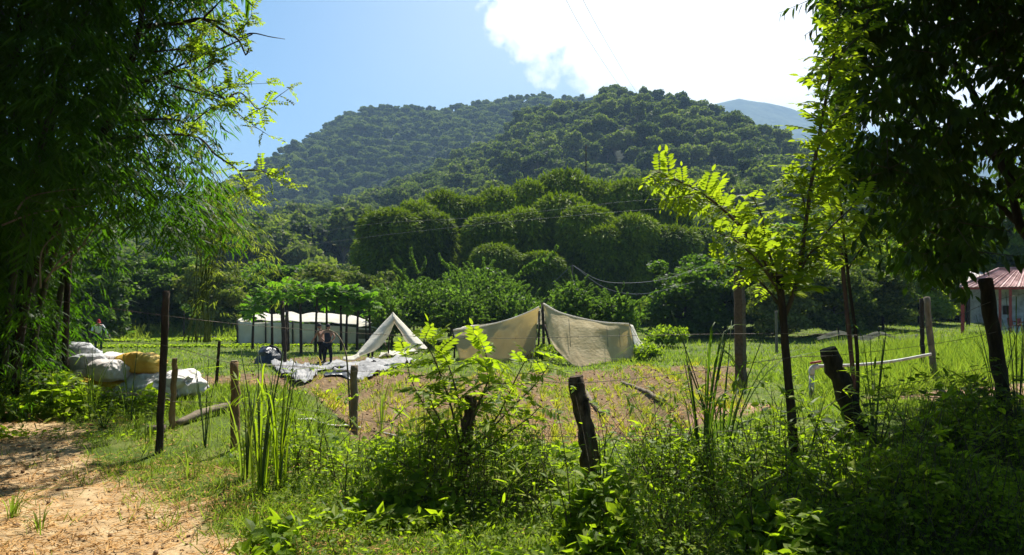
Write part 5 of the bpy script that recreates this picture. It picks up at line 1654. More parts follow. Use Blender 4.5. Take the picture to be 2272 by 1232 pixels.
# yellowish airy bamboo hanging between the clump and the hill
lb3 = Vector((W(440, 700, 11).x, 11.0, gz(-5, 11)))
t = thing('young_bamboo', 'thin airy yellow green bamboo shoots arching beside the big dark clump', 'bamboo', lb3)
r = random.Random(21)
a = Acc()
for k in range(20):
    ex, ey = r.uniform(430, 640), r.uniform(430, 690)
    P = smooth_path([W(r.uniform(400, 470), 760, 11), W(r.uniform(430, 500), r.uniform(480, 560), 11), W((ex + 470) / 2, min(ey, 560) - r.uniform(20, 70), 10.7), W(ex, ey, 10.4)], 18)
    b_ = Acc(); b_.tube(P - np.array(lb3), [.009, .006, .002], 5); ob('culm', b_.mesh('culm', G['greenstem'], True), t)
    q = P[6:][rng.integers(0, len(P) - 6, 26)] + rng.normal(size=(26, 3)) * .07
    leaf_cloud(a, q, 6, .12, .12, .1)
me = a.mesh('foliage', G['yellow']); me.transform(Matrix.Translation(-lb3)); ob('foliage', me, t, kind='stuff')

# small leaved tree whose branches reach over from the left
lt = Vector((W(25, 800, 8.6).x, 8.6, gz(W(25, 800, 8.6).x, 8.6)))
t = thing('small_leaved_tree', 'tree with crooked bare branches and small round leaves reaching out over the hills', 'tree', lt)
a = Acc(); a.tube(smooth_path([(0, 0, -.2), W(60, 650, 8.6) - lt, W(170, 420, 8.5) - lt, W(270, 200, 8.3) - lt, W(310, 60, 8.1) - lt, W(330, -100, 8.1) - lt], 16), [.06, .05, .04, .025], 8, rough=.15)
ob('trunk', a.mesh('trunk', G['bark'], True), t)
r = random.Random(31)
BR = [([(310, 60), (400, 52), (450, 42), (500, 72), (530, 90), (545, 122), (552, 108)], .03), ([(450, 42), (480, 48), (520, 70), (545, 92)], .015), ([(530, 84), (560, 74), (600, 82), (632, 87)], .012),
      ([(450, 42), (480, 12), (505, -15), (530, -40)], .014), ([(270, 200), (400, 155), (430, 185), (480, 210), (520, 230)], .02), ([(500, 222), (530, 205), (555, 225), (575, 242), (620, 212), (650, 190)], .012),
      ([(380, 190), (450, 210), (500, 230), (550, 270), (595, 300)], .012), ([(240, 270), (380, 265), (430, 285), (470, 308)], .016), ([(430, 270), (470, 240), (500, 228)], .008),
      ([(220, 310), (420, 300), (480, 345), (530, 380), (548, 420)], .018), ([(530, 380), (575, 378), (600, 390), (635, 415)], .01), ([(445, 160), (475, 140), (520, 120)], .009),
      ([(530, 380), (545, 420), (560, 450)], .007), ([(530, 70), (555, 40), (560, 10)], .007), ([(300, 120), (400, 110), (450, 120), (470, 100)], .012), ([(420, 150), (430, 100), (440, 60)], .008), ([(480, 205), (520, 190), (590, 185)], .007)]
SM = []
for i in range(3):
    a = Acc(); P, D, U, S = [], [], [], []
    for k in range(7):
        for sd in (-1, 1):
            P.append((0, .1 + .12 * k, -.02 * k * k * .2)); D.append((sd, .4 + .1 * rng.normal(), -.2 + .2 * rng.normal())); U.append((rng.normal() * .3, rng.normal() * .3, 1)); S.append(.2 * (.7 + .5 * rng.random()))
    S = np.array(S); a.scatter(OVAL_V, OVAL_F, P, D, U, S * .62, S)
    a.tube([(0, 0, 0), (0, .9, -.12)], [.012, .006], 4, 1)
    SM.append(a.mesh('leaf', [G['yellow'] if i == 0 else G['weed'], G['greenstem']]))
for pts, rad in BR:
    P = [Vector(W(px, py, 8.0 + .25 * math.sin(px * .05))) - lt for px, py in pts]
    a = Acc(); pa = smooth_path(P, 20); a.tube(pa, [rad, rad * .6, rad * .25], 6, rough=.3); ob('branch', a.mesh('branch', G['bark'], True), t)
    bare = (pts[0] == (530, 84))
    for j in range(0 if bare else int(len(pa) * .85)):
        q = pa[r.randrange(int(len(pa) * .25), len(pa))]
        o = ob('leaf', r.choice(SM), t, tuple(q)); o.rotation_euler = dir_rot((r.gauss(.4, .8), r.gauss(0, .8), r.gauss(.15, .5)), r.uniform(-.6, .6)); s = r.uniform(.17, .3); o.scale = (s, s, s)

# ================================================================== RIGHT TREE
rb = Vector((W(2420, 900, 9.0).x, 9.0, gz(W(2420, 900, 9).x, 9)))
t = thing('shade_tree', 'large dark broad leaved tree hanging over the right side of the picture', 'tree', rb)
a = Acc(); a.tube(smooth_path([(0, 0, -.3), W(2410, 760, 9) - rb, W(2370, 600, 9) - rb, W(2330, 420, 8.8) - rb, W(2320, 200, 8.6) - rb, W(2300, -150, 8.4) - rb], 18), [.24, .2, .17, .14, .09], 10, rough=.15)
ob('trunk', a.mesh('trunk', G['bark'], True), t)
r = random.Random(51)
for pts, rad in (([(2258, 440), (2200, 300), (2150, 190), (2080, 90), (2000, 20)], .06), ([(2290, 200), (2180, 130), (2100, 60), (2050, -60)], .06), ([(2370, 600), (2275, 520), (2250, 450), (2230, 380), (2190, 320)], .075), ([(2262, 500), (2200, 440), (2150, 420), (2080, 430)], .04),
                 ([(2255, 420), (2180, 330), (2060, 280), (1980, 300), (1930, 360)], .035), ([(2290, 100), (2150, -40), (2000, -120), (1900, -100), (1860, 0)], .05), ([(2300, -100), (2500, -300), (2700, -400)], .07), ([(2290, 0), (2420, 50), (2600, 0)], .06)):
    a = Acc(); a.tube(smooth_path([Vector(W(px, py, 8.6 + .4 * math.sin(px * .01))) - rb for px, py in pts], 16), [rad, rad * .6, rad * .2], 7, rough=.2); ob('branch', a.mesh('branch', G['bark'], True), t)


def right_edge(py):
    return np.interp(py, [-900, -300, 0, 100, 200, 300, 380, 450, 520, 590, 640], [1650, 1720, 1840, 1850, 1850, 1880, 1900, 1930, 1965, 1990, 2040])


def sample_right(n, ylo, yhi, lo=1.0):
    px = 1830 + (3100 - 1830) * rng.random(n) ** 1.1
    py = -1000 + 1640 * rng.random(n)
    Y = ylo + (yhi - ylo) * rng.random(n)
    wob = 60 * (vnoise(py / 70, Y * 2, 3) - .5)
    low = np.interp(px, [1830, 1900, 1960, 2000, 2100, 2150, 2200, 2300, 3100], [400, 440, 540, 630, 620, 560, 450, 480, 560]) + 70 * (vnoise(px / 45, Y * 1.5, 9) - .5)
    keep = (px > right_edge(py) + wob) & (py < low)
    gap = (((px - 2165) / 62) ** 2 + ((py - 185) / 42) ** 2 < 1) | (((px - 2215) / 40) ** 2 + ((py - 330) / 30) ** 2 < .8) | (((px - 1985) / 30) ** 2 + ((py - 330) / 26) ** 2 < .6)
    keep &= ~gap
    lump = vnoise(px / 38, py / 38, 13) * .6 + vnoise(px / 90, py / 90, 15) * .4
    dens = np.clip(1.15 - sstep(1900, 2050, px) * 0 - 1.0 * sstep(.52, .75, lump), .12, 1)
    keep &= rng.random(n) < dens
    px, py, Y = px[keep], py[keep], Y[keep]
    return np.stack([(px - CX) / F * Y, Y, CZ - (py - HY) / F * Y], -1)


def twig_mesh(i):
    a = Acc(); P, D, U, S = [], [], [], []
    for k in range(9):
        an = k * 2.4
        P.append((0, .12 + .04 * k, -.02)); D.append((math.cos(an) * .8, .5, math.sin(an) * .5 - .9)); U.append((rng.normal() * .5, 1, .6)); S.append(.15 * (.7 + .5 * rng.random()))
    S = np.array(S); a.scatter(OVAL_V, OVAL_F, P, D, U, S * .42, S); a.tube([(0, 0, 0), (0, .48, -.03)], [.006, .002], 4, 1)
    return a.mesh('leafy_twig', [G['mango'], G['twig']])


tw = [twig_mesh(i) for i in range(4)]
p0 = sample_right(1600, 6.6, 7.6); k_ = CX + p0[:, 0] / p0[:, 1] * F; p_y = HY - (p0[:, 2] - CZ) / p0[:, 1] * F
p0 = p0[(k_ < 2290) & (p_y > -20)][:290]
for q in p0:
    o = ob('leafy_twig', r.choice(tw), t, Vector(q) - rb)
    o.rotation_euler = dir_rot((r.gauss(-.2, 1), r.gauss(-.2, .8), r.gauss(-.4, .4)), r.uniform(-.5, .5)); s = r.uniform(.8, 1.25); o.scale = (s, s, s)
a = Acc()
leaf_cloud(a, sample_right(15500, 6.6, 12.5), 8, .155, .42, .16, (-1.1, .7), OVAL_V, OVAL_F)
n = 9000        # crown spread on over and behind the camera, added to deepen the shade
y = -6 + 13 * rng.random(n); x = 1.5 + 9 * rng.random(n); z = 1.9 + .45 * np.maximum(y, 1.5) + .3 + 3.6 * rng.random(n) ** 1.3
ok = x > 2.0 + .18 * np.maximum(y, 0) + .6 * rng.normal(size=n)
leaf_cloud(a, np.stack([x, y, z], -1)[ok], 8, .2, .45, .2, (-1.1, .7))
me = a.mesh('foliage', G['mango']); me.transform(Matrix.Translation(-rb)); ob('foliage', me, t, kind='stuff')

# ================================================================== SACKS

def sack_mesh(seed, mat, L=.8, Wd=.46, H=.26, tie=True):
    r = random.Random(seed)
    n, m = 64, 44
    u = np.linspace(-1, 1, n); th = np.linspace(0, 2 * math.pi, m, endpoint=False)
    U, T = np.meshgrid(u, th, indexing='ij')
    prof = (1 - np.abs(U) ** 5) ** .5 * (1 - .08 * np.cos(U * 3 + seed))
    ce, se = np.cos(T), np.sin(T)
    x = U * L / 2
    y = np.sign(ce) * np.abs(ce) ** .75 * prof * Wd / 2
    z = np.sign(se) * np.abs(se) ** .85 * prof * H / 2
    crs = fbm(U * 3 + seed * 3, T * 1.4, seed, 3) - .5
    pl = np.sin(T * 11 + seed) * .012 * np.abs(U) ** 4 + np.sin(T * 7 + U * 2) * .006
    k = 1 + crs * .30 + pl * 6 + (np.abs(fbm(U * 9 + seed, T * 3.3, seed + 4, 3) - .5) - .12) * .22
    y, z = y * k, z * k
    z = z + .05 * (1 - U ** 2) * math.sin(seed) - .03 * U * math.cos(seed * 2.1)
    P = np.stack([x, y, z], -1)
    P = np.concatenate([P, P[:, :1]], 1)
    a = Acc(); a.grid(P)
    body = a.mesh('body', mat, True)
    tm_ = None
    if tie:
        a = Acc()
        fl = np.linspace(0, 2 * math.pi, 15)
        rows = [[(L / 2 * (.93 + .16 * v), math.cos(q) * (.03 + .07 * v) * (1 + .3 * math.sin(q * 4)), math.sin(q) * (.02 + .045 * v) * (1 + .3 * math.cos(q * 3))) for q in fl] for v in (0, .5, 1)]
        a.grid(rows, thick=.004); tm_ = a.mesh('tied_end', mat, True)
    return body, tm_


SACKS = [  # px, py centre, distance, length px, heading deg, tilt deg, material, H, label
    (385, 905, 9.9, 120, 60, 0, 'sack', .3, 'white sack at the bottom right of the stack behind the split stake'),
    (322, 878, 9.7, 128, 8, 0, 'sack', .3, 'long white sack at the bottom of the stack, its end facing the path'),
    (240, 872, 9.9, 120, -6, 2, 'sackpink', .28, 'dusty pinkish sack at the bottom left of the stack'),
    (188, 862, 10.2, 100, 30, 0, 'sackpink', .26, 'half shaded sack low in the weeds at the left end of the stack'),
    (352, 842, 9.8, 122, -4, 2, 'sack', .28, 'bright white sack in the middle layer right under the yellow one'),
    (248, 848, 9.9, 112, 4, 0, 'sackyellow', .2, 'flat orange yellow sack squeezed in the middle of the stack'),
    (390, 850, 10.2, 90, 70, -4, 'sack', .3, 'white sack standing out behind the tall dark pole'),
    (215, 835, 10.0, 95, 12, 0, 'sackpink', .24, 'dusty sack in the middle layer at the left'),
    (310, 808, 9.9, 96, -3, -3, 'sackyellow', .29, 'bright yellow sack lying on top of the stack'),
    (250, 818, 9.7, 78, 70, 6, 'sack', .30, 'pleated white sack with its gathered end facing left of the yellow one'),
    (272, 800, 10.3, 88, 10, 4, 'sack', .28, 'white sack with dark specks behind the yellow sack'),
    (203, 806, 10.1, 74, 110, 8, 'sackgrey', .26, 'crumpled grey sack on top at the left end of the stack'),
    (180, 786, 10.6, 62, 100, 30, 'sackgrey', .28, 'crumpled grey white sack standing upright highest on the left'),
    (160, 808, 10.8, 60, 20, 0, 'sack', .24, 'small white sack half hidden at the far left of the stack'),
]
for i, (px, py, Y, Lp, hd, tl, mt, H, lab) in enumerate(SACKS):
    c = W(px, py, Y)
    b, te = sack_mesh(i + 1, G[mt], Lp / F * Y * (1.06 if abs(hd) < 40 else 1.2), .5, H)
    g = gz(c.x, Y)
    if c.z - H / 2 > g + .3 or i < 4:
        pass
    if i < 4:
        c.z = max(g + H * .42, c.z - .02)
    t = thing('sack', lab, 'sack', c, R(hd), 'sacks piled behind the fence')
    t.rotation_euler[1] = R(tl)
    ob('body', b, t); ob('tied_end', te, t)

# ================================================================== PEOPLE

def skin_mesh(name, verts, edges, radii, mat, sub=2, root=0):
    me = bpy.data.meshes.new(name); me.from_pydata([tuple(v) for v in verts], edges, [])
    o = bpy.data.objects.new(name, me); col.objects.link(o)
    md = o.modifiers.new('skin', 'SKIN'); md.use_smooth_shade = True
    sv = me.skin_vertices[0].data
    for i, rr in enumerate(radii):
        sv[i].radius = (rr, rr) if not isinstance(rr, tuple) else rr
        sv[i].use_root = (i == root)
    s2 = o.modifiers.new('sub', 'SUBSURF'); s2.levels = sub; s2.render_levels = sub
    dg = bpy.context.evaluated_depsgraph_get()
    m2 = bpy.data.meshes.new_from_object(o.evaluated_get(dg)); m2.name = name
    bpy.data.objects.remove(o)
    m2.materials.clear(); m2.materials.append(mat)
    return m2


def head_mesh(mat):
    u = np.linspace(0, 2 * math.pi, 25); v = np.linspace(-math.pi / 2, math.pi / 2, 17)
    U, V = np.meshgrid(u, v)
    x = np.cos(V) * np.sin(U) * .076; y = -np.cos(V) * np.cos(U) * .095; z = np.sin(V) * .118
    face = np.maximum(0, np.cos(U)) ** 6
    y = y - face * (.022 * np.exp(-((z + .012) / .018) ** 2) + .006 * np.exp(-((z + .055) / .01) ** 2)) + face * .010 * np.exp(-((z - .018) / .012) ** 2)
    x = x * (1 - .25 * sstep(0, -.11, z))
    a = Acc(); a.grid(np.stack([x, y, z], -1))
    for sx in (-1, 1):
        a.tube([(sx * .074, .0, .02), (sx * .088, .008, .0), (sx * .076, 0, -.03)], [.012, .014, .008], 6)
    return a.mesh('head', mat, True)


def person(label, base, rz, J, top_mat, leg_mat, sleeves=1.0, hat=None, shirt=True, scale=1.0, group='people at work in the field'):
    """J: joint positions in metres, person facing -y"""
    t = thing('person', label, 'person', base, rz, group); t.scale = (scale,) * 3
    names = ['pelvis', 'waist', 'chest', 'neck', 'headb', 'shl', 'ell', 'wrl', 'hal', 'shr', 'elr', 'wrr', 'har', 'hil', 'knl', 'anl', 'tol', 'hir', 'knr', 'anr', 'tor']
    Rd = dict(pelvis=(.15, .11), waist=(.13, .095), chest=(.155, .11), neck=.055, headb=.06, shl=.062, ell=.042, wrl=.028, hal=.032, shr=.062, elr=.042, wrr=.028, har=.032,
              hil=.088, knl=.058, anl=.04, tol=.035, hir=.088, knr=.058, anr=.04, tor=.035)
    V = {k: Vector(J[k]) for k in names}
    E = [('pelvis', 'waist'), ('waist', 'chest'), ('chest', 'neck'), ('neck', 'headb'), ('chest', 'shl'), ('shl', 'ell'), ('ell', 'wrl'), ('wrl', 'hal'), ('chest', 'shr'), ('shr', 'elr'), ('elr', 'wrr'), ('wrr', 'har'),
         ('pelvis', 'hil'), ('hil', 'knl'), ('knl', 'anl'), ('anl', 'tol'), ('pelvis', 'hir'), ('hir', 'knr'), ('knr', 'anr'), ('anr', 'tor')]

    def sub(keys, grow, cut={}):
        ks = [k for k in names if k in keys]
        vs_ = [V[k] if k not in cut else cut[k] for k in ks]
        es = [(ks.index(a_), ks.index(b_)) for a_, b_ in E if a_ in ks and b_ in ks]
        rr = []
        for k in ks:
            q = Rd[k]; rr.append(tuple(c + grow for c in q) if isinstance(q, tuple) else q + grow)
        return vs_, es, rr
    vs_, es, rr = sub(names, 0)
    bodym = skin_mesh('body', vs_, es, rr, G['skin'], 2)
    a = Acc()      # fingers
    for w_, h_ in (('wrl', 'hal'), ('wrr', 'har')):
        d = (V[h_] - V[w_]).normalized(); s = d.orthogonal().normalized()
        for f in range(4):
            o_ = V[h_] + s * (f - 1.5) * .019
            L = (.07, .08, .076, .06)[f]
            a.tube([o_ - d * .02, o_ + d * L * .5, o_ + d * L * .85 + d.cross(s) * .025], [.009, .008, .006], 6)
        a.tube([V[w_] + (V[h_] - V[w_]) * .5, V[h_] + s * .045 + d * .005, V[h_] + s * .05 + d * .045], [.011, .01, .007], 6)
    bm_ = bmesh.new(); bm_.from_mesh(bodym); bm_.from_mesh(a.mesh('f', G['skin'])); bm_.to_mesh(bodym); bm_.free()
    hm2 = head_mesh(G['skin'])
    up = (V['headb'] - V['neck']).normalized()
    M = Matrix.Translation(V['headb'] + up * .06) @ Matrix.Rotation(J.get('nod', 0), 4, 'X') @ Matrix.Rotation(J.get('turn', 0), 4, 'Z')
    hm2.transform(M)
    bm_ = bmesh.new(); bm_.from_mesh(bodym); bm_.from_mesh(hm2); bm_.to_mesh(bodym); bm_.free()
    ob('body', bodym, t)
    u = np.linspace(0, 2 * math.pi, 25); v = np.linspace(-.15, math.pi / 2, 9); U, Vv = np.meshgrid(u, v)
    hr = np.stack([np.cos(Vv) * np.sin(U) * .084, -np.cos(Vv) * np.cos(U) * .1 + .012, np.sin(Vv) * .125 + .01 + .02 * np.maximum(0, np.cos(U))], -1)
    if hat:
        hr[..., 2] += .004; hr *= 1.06
    a = Acc(); a.grid(hr)
    if hat:
        a.grid([[(math.sin(q) * rr_2, -math.cos(q) * rr_2 * 1.1 - .01, .035 - .25 * (rr_2 - .08)) for q in np.linspace(-.9, .9, 9)] for rr_2 in (.085, .15)], thick=.005)
    m = a.mesh('cap' if hat else 'hair', G[hat] if hat else G['hair'], True); m.transform(M); ob('cap' if hat else 'hair', m, t)
    if shirt:
        cutp = {}
        keys = ['pelvis', 'waist', 'chest', 'shl', 'shr']
        if sleeves > 0:
            keys += ['ell', 'elr']; cutp = {'ell': V['shl'].lerp(V['ell'], sleeves), 'elr': V['shr'].lerp(V['elr'], sleeves)}
            if sleeves >= 1:
                keys += ['wrl', 'wrr']; cutp = {}
        else:
            cutp = {'shl': V['chest'].lerp(V['shl'], .7), 'shr': V['chest'].lerp(V['shr'], .7)}
        vs_, es, rr = sub(keys, .016, cutp); ob('shirt', skin_mesh('shirt', vs_, es, rr, G[top_mat], 2), t)
    vs_, es, rr = sub(['pelvis', 'hil', 'knl', 'anl', 'hir', 'knr', 'anr'], .016, {'anl': V['knl'].lerp(V['anl'], .9), 'anr': V['knr'].lerp(V['anr'], .9)})
    rr[0] = (.162, .125)
    ob('trousers', skin_mesh('trousers', vs_, es, rr, G[leg_mat], 2), t)
    for an_, to in (('anl', 'tol'), ('anr', 'tor')):
        a = Acc(); A1, B1 = V[an_], V[to]
        a.tube([A1 + Vector((0, .05, -.03)), A1.lerp(B1, .4) + Vector((0, 0, -.01)), B1 + (B1 - A1).normalized() * .05], [.045, .05, .038], 8); ob('shoe', a.mesh('shoe', G['black'], True), t)
    return t


def pose(bend=0.0, arms='hips', stance=.11):
    """bend: forward lean of the torso in radians (towards -y)"""
    J = dict(pelvis=(0, 0, .93))
    d = Vector((0, -math.sin(bend), math.cos(bend)))
    P0 = Vector((0, 0, .93)); up = lambda s: P0 + d * s
    J.update(waist=up(.2), chest=up(.44), neck=up(.58), headb=up(.66))
    side = Vector((1, 0, 0)); c = up(.5)
    for sg, q in ((-1, 'l'), (1, 'r')):
        sh = c + side * sg * .185
        if arms == 'hips':
            elb = sh + Vector((sg * .17, .06, -.22)); wr = P0 + Vector((sg * .17, -.03, .1)); ha = P0 + Vector((sg * .13, -.08, .05))
        elif arms == 'reach':
            elb = sh + Vector((sg * .05, -.12, -.25)); wr = elb + Vector((sg * .02, -.14, -.2)); ha = wr + Vector((0, -.03, -.08))
        elif arms == 'one':
            elb = sh + Vector((sg * .12, -.05, -.25)); wr = elb + Vector((sg * (.14 if sg > 0 else -.12), -.1, -.18 if sg > 0 else .05)); ha = wr + Vector((sg * .03, -.04, -.06))
        J['sh' + q], J['el' + q], J['wr' + q], J['ha' + q] = sh, elb, wr, ha
        J['hi' + q] = Vector((sg * .09, 0, .88)); J['kn' + q] = Vector((sg * (stance + .01), -.03, .48)); J['an' + q] = Vector((sg * (stance + .03), .02, .09)); J['to' + q] = Vector((sg * (stance + .05), -.11, .04))
    return J


p = gp(218, 781)
J = pose(.45, 'one'); J['nod'] = .35
person('person in a red cap and pale long sleeved shirt bending over the lettuce field', p, R(35), J, 'shirtwhite', 'trousergreen', 1.0, 'cap')
p = gp(727, 811)
J = pose(.08, 'hips', .13); person('person in a charcoal vest and black trousers standing with hands on hips', p, R(165), J, 'shirtdark', 'trouserdark', 0)
p = gp(708, 809)
J = pose(.22, 'reach'); J['nod'] = .3; person('shirtless person in dark trousers standing left of the one in the vest', p + Vector((0, .5, 0)), R(250), J, 'shirtdark', 'trouserdark', 0, shirt=False)
p = Vector((W(822, 760, 31).x, 31, gz(W(822, 760, 31).x, 31)))
J = pose(.95, 'reach'); J['nod'] = .8; person('stooping person in a pale shirt behind the left leg of the A frame', p, R(60), J, 'shirtwhite', 'trouserdark', 1.0)
# knife / tool in the first worker's hand
a = Acc(); q = W(228, 762, gp(218, 781).y); a.tube([q - q, Vector((.12, 0, -.16)), Vector((.14, 0, -.42))], [.02, .03, .012], 6); o = ob('hand_hoe', a.mesh('hand_hoe', G['black']), None, W(224, 743, gp(218, 781).y - .3)); tagm(o, 'dark long leaf shaped blade hanging from the hand of the red capped worker', 'tool')
# yellow strip
a = Acc(); a.tube(smooth_path([gp(713, 818), gp(713, 818) + Vector((-.1, .05, .35)), gp(713, 818) + Vector((-.22, .1, .5))], 8), [.03, .035, .02], 5)
o = ob('cloth_strip', a.mesh('cloth_strip', G['yellowtape'])); tagm(o, 'yellow strip sticking up in the grass before the two workers', 'cloth strip')
# bent hoop of cane
a = Acc(); a.tube(smooth_path([W(778, 950, 7.6), W(772, 830, 7.6), W(765, 775, 7.7), W(745, 740, 7.8), W(715, 732, 7.9), W(698, 742, 7.9)], 24), [.011, .009, .006], 6)
o = ob('bent_cane', a.mesh('bent_cane', G['barkpale'], True)); tagm(o, 'thin bare cane bent into an arch left of the short bamboo stump post', 'cane')

# ================================================================== GROUND COVER

def frustum_pts(n, y0, y1, k0=-.95, k1=.95, p=1.0):
    y = y0 * (y1 / y0) ** (rng.random(n) ** p)
    k = k0 + (k1 - k0) * rng.random(n)
    return k * y, y


def kpx(x, y):
    return CX + x / y * F


def grass_height(x, y):
    """height of the grass in the field, from place to place"""
    px = kpx(x, y)
    h = .07 + .13 * fbm(x * .8, y * .8, 90, 3)
    tall_r = sstep(1740, 1860, px) * sstep(14.5, 18, y) * (1 - sstep(33, 37, y))
    h = h + tall_r * (.15 + .65 * fbm(x * .55, y * .45, 91, 2) ** 1.5)
    bank = (1 - sstep(500, 560, px)) * sstep(44, 50, y)
    h = h + bank * (.5 + .9 * fbm(x * .3, y * .3, 92, 2))
    near_r = sstep(1150, 1300, px) * sstep(26, 28, y) * (1 - sstep(40, 44, y))
    h = h + near_r * .15 * fbm(x, y, 93, 2)
    return h


def blades(name, n, y0, y1, wmul, hmul, mat, dens=None, lean=.55, k0=-.95, k1=.95, clump=1, tuft_r=.05, **kw):
    x, y = frustum_pts(n, y0, y1, k0, k1)
    fur = sstep(.60, .8, np.abs((((x * math.cos(0.30) - y * math.sin(0.30) * 0.25) / 1.75) % 1.0) - .5) * 2)
    bare = np.clip(path_mask(x, y) * .985 + .97 * (1 - .8 * fur) * bed_mask(x, y) * sstep(.24, .40, fbm(x * .55, y * .3, 9, 3)) + track_mask(x, y) * .93 + far_soil(x, y) * .8, 0, 1)
    keep = rng.random(n) > bare
    if dens is not None:
        keep &= rng.random(n) < dens(x, y)
    x, y = x[keep], y[keep]
    h = grass_height(x, y) * hmul
    if clump > 1:
        x = np.repeat(x, clump); y = np.repeat(y, clump); h = np.repeat(h, clump)
        x = x + rng.normal(size=len(x)) * tuft_r; y = y + rng.normal(size=len(y)) * tuft_r
    m = len(x)
    h = h * (.5 + .9 * rng.random(m))
    p = np.stack([x, y, ground_z(x, y) - .01], -1)
    d = rng.normal(size=(m, 3)) * lean; d[:, 2] = 1
    a = Acc(); a.scatter(BLADE_V, BLADE_F3, p, d, rng.normal(size=(m, 3)), wmul * (.7 + .6 * rng.random(m)) * (1 + 0 * h), h)
    return ob(name, a.mesh(name, mat), kind='stuff', **kw)


blades('grass', 9000, 3.4, 9, .006, .75, G['grass'], clump=7, tuft_r=.035, lean=.7)
blades('grass', 14000, 8.5, 22, .012, 1.0, G['grass'], clump=6, tuft_r=.07, lean=.6)
blades('grass', 20000, 20, 64, .035, 1.15, G['grass'], clump=4, tuft_r=.18, lean=.6)
# taller arching tufts in the right part of the field
blades('tall_grass', 3200, 15, 36, .022, 1.5, G['grass'], dens=lambda x, y: sstep(1740, 1860, kpx(x, y)) * (vnoise(x * .9, y * .6, 95) > .45), clump=12, tuft_r=.10, lean=.75, k0=.35, k1=.85)
blades('tall_grass', 2600, 44, 66, .06, 1.2, G['grass'], dens=lambda x, y: (1 - sstep(520, 580, kpx(x, y))), clump=8, tuft_r=.3, lean=.5, k0=-.95, k1=-.3)

# dry straw lying on path, edge and beds
n = 34000
x, y = frustum_pts(n, 3.3, 9.5, -.95, .35)
w = np.clip(path_mask(x, y) * .55 + .9 * path_mask(x - .9, y) + .3 * (1 - sstep(-3.0, 1.0, x)) * (y < 7), 0, 1) * (.25 + 1.2 * sstep(.4, .6, fbm(x * 1.8, y * 1.8, 97, 3)))
k = rng.random(n) < w
x, y = x[k], y[k]; m = len(x)
d = rng.normal(size=(m, 3)); d[:, 2] = .12 * rng.normal(size=m)
a = Acc(); L = .035 + .11 * rng.random(m) ** 2.2
a.scatter(BLADE_V, BLADE_F3, np.stack([x, y, ground_z(x, y) + .008 + .012 * rng.random(m)], -1), d, np.array([0, 0, 1.0]) + .4 * rng.normal(size=(m, 3)), .0045 + .007 * rng.random(m) ** 2, L)
ob('straw', a.mesh('straw', G['straw']), kind='stuff')
n = 15000
x, y = frustum_pts(n, 11.5, 30, -.55, .45)
k = rng.random(n) < np.clip(bed_mask(x, y) + far_soil(x, y), 0, 1) * (.2 + .8 * sstep(.4, .6, fbm(x, y, 98, 3)))
x, y = x[k], y[k]; m = len(x)
d = rng.normal(size=(m, 3)); d[:, 2] = .2 * rng.normal(size=m)
a = Acc()
a.scatter(BLADE_V, BLADE_F3, np.stack([x, y, ground_z(x, y) + .015], -1), d, np.array([0, 0, 1.0]) + .4 * rng.normal(size=(m, 3)), .018, .10 + .16 * rng.random(m))
ob('straw', a.mesh('straw', G['straw']), kind='stuff')

# soil clods
OCT_V = [[.5, 0, 0], [-.5, .05, 0], [0, .5, 0], [.05, -.5, .02], [0, 0, .4], [0, 0, -.3]]
OCT_F = [[0, 2, 4], [2, 1, 4], [1, 3, 4], [3, 0, 4], [2, 0, 5], [1, 2, 5], [3, 1, 5], [0, 3, 5]]
n = 16000
x, y = frustum_pts(n, 3.4, 27, -.9, .9)
k = rng.random(n) < np.clip(.9 * bed_mask(x, y) + track_mask(x, y) * 1.0 + .35 * path_mask(x, y), 0, 1)
x, y = x[k], y[k]; m = len(x)
s = (.012 + .05 * rng.random(m) ** 3) * (y / 9) ** .5
a = Acc(); a.scatter(OCT_V, OCT_F, np.stack([x, y, ground_z(x, y) + s * .15], -1), rng.normal(size=(m, 3)), rng.normal(size=(m, 3)), s * (.8 + .6 * rng.random(m)), s * 1.3)
ob('soil_clods', a.mesh('soil_clods', G['dirtclod'], True), kind='stuff')

# maize sprouts on the beds
n = 3200
x, y = frustum_pts(n, 12, 26, -.3, .36)
u = x * math.cos(0.30) - y * math.sin(0.30) * 0.25
row = np.abs(((u / .35) % 1.0) - .5)
k = (bed_mask(x, y) > .5) & (row < .22) & (fbm(x * .4, y * .4, 55, 2) > .38)
x, y = x[k], y[k]
x = np.repeat(x, 5) + rng.normal(size=len(x) * 5) * .015; y = np.repeat(y, 5) + rng.normal(size=len(y) * 5) * .015; m = len(x)
d = rng.normal(size=(m, 3)) * .6; d[:, 2] = 1
a = Acc(); a.scatter(LANCE_V, LANCE_F, np.stack([x, y, ground_z(x, y)], -1), d, rng.normal(size=(m, 3)), .022, .13 + .12 * rng.random(m))
ob('maize_seedlings', a.mesh('maize_seedlings', G['sprout']), kind='stuff')

# lettuce rows
P = []
for Y in (37.6, 38.5, 42.5, 43.4, 44.3, 47, 48):
    xs = np.arange(-.66 * Y, -.22 * Y, .32)
    gapn = vnoise(xs * .25, Y + 0 * xs, 66)
    xs = xs[gapn > .25]
    P.append(np.stack([xs + rng.normal(size=len(xs)) * .04, Y + (xs + 15) * .03 + rng.normal(size=len(xs)) * .06], -1))
P = np.concatenate(P); P = np.repeat(P, 12, axis=0); m = len(P)
an = rng.random(m) * 6.28
d = np.stack([np.cos(an), np.sin(an), .5 + rng.random(m)], -1)
a = Acc(); a.scatter(OVAL_V, OVAL_F, np.stack([P[:, 0], P[:, 1], ground_z(P[:, 0], P[:, 1])], -1), d, np.stack([-np.cos(an) * .5, -np.sin(an) * .5, np.ones(m)], -1), .2, .24)
ob('lettuce_rows', a.mesh('lettuce_rows', G['crop']), kind='stuff')

# ------------------------------------------------------------------ weeds along the fence

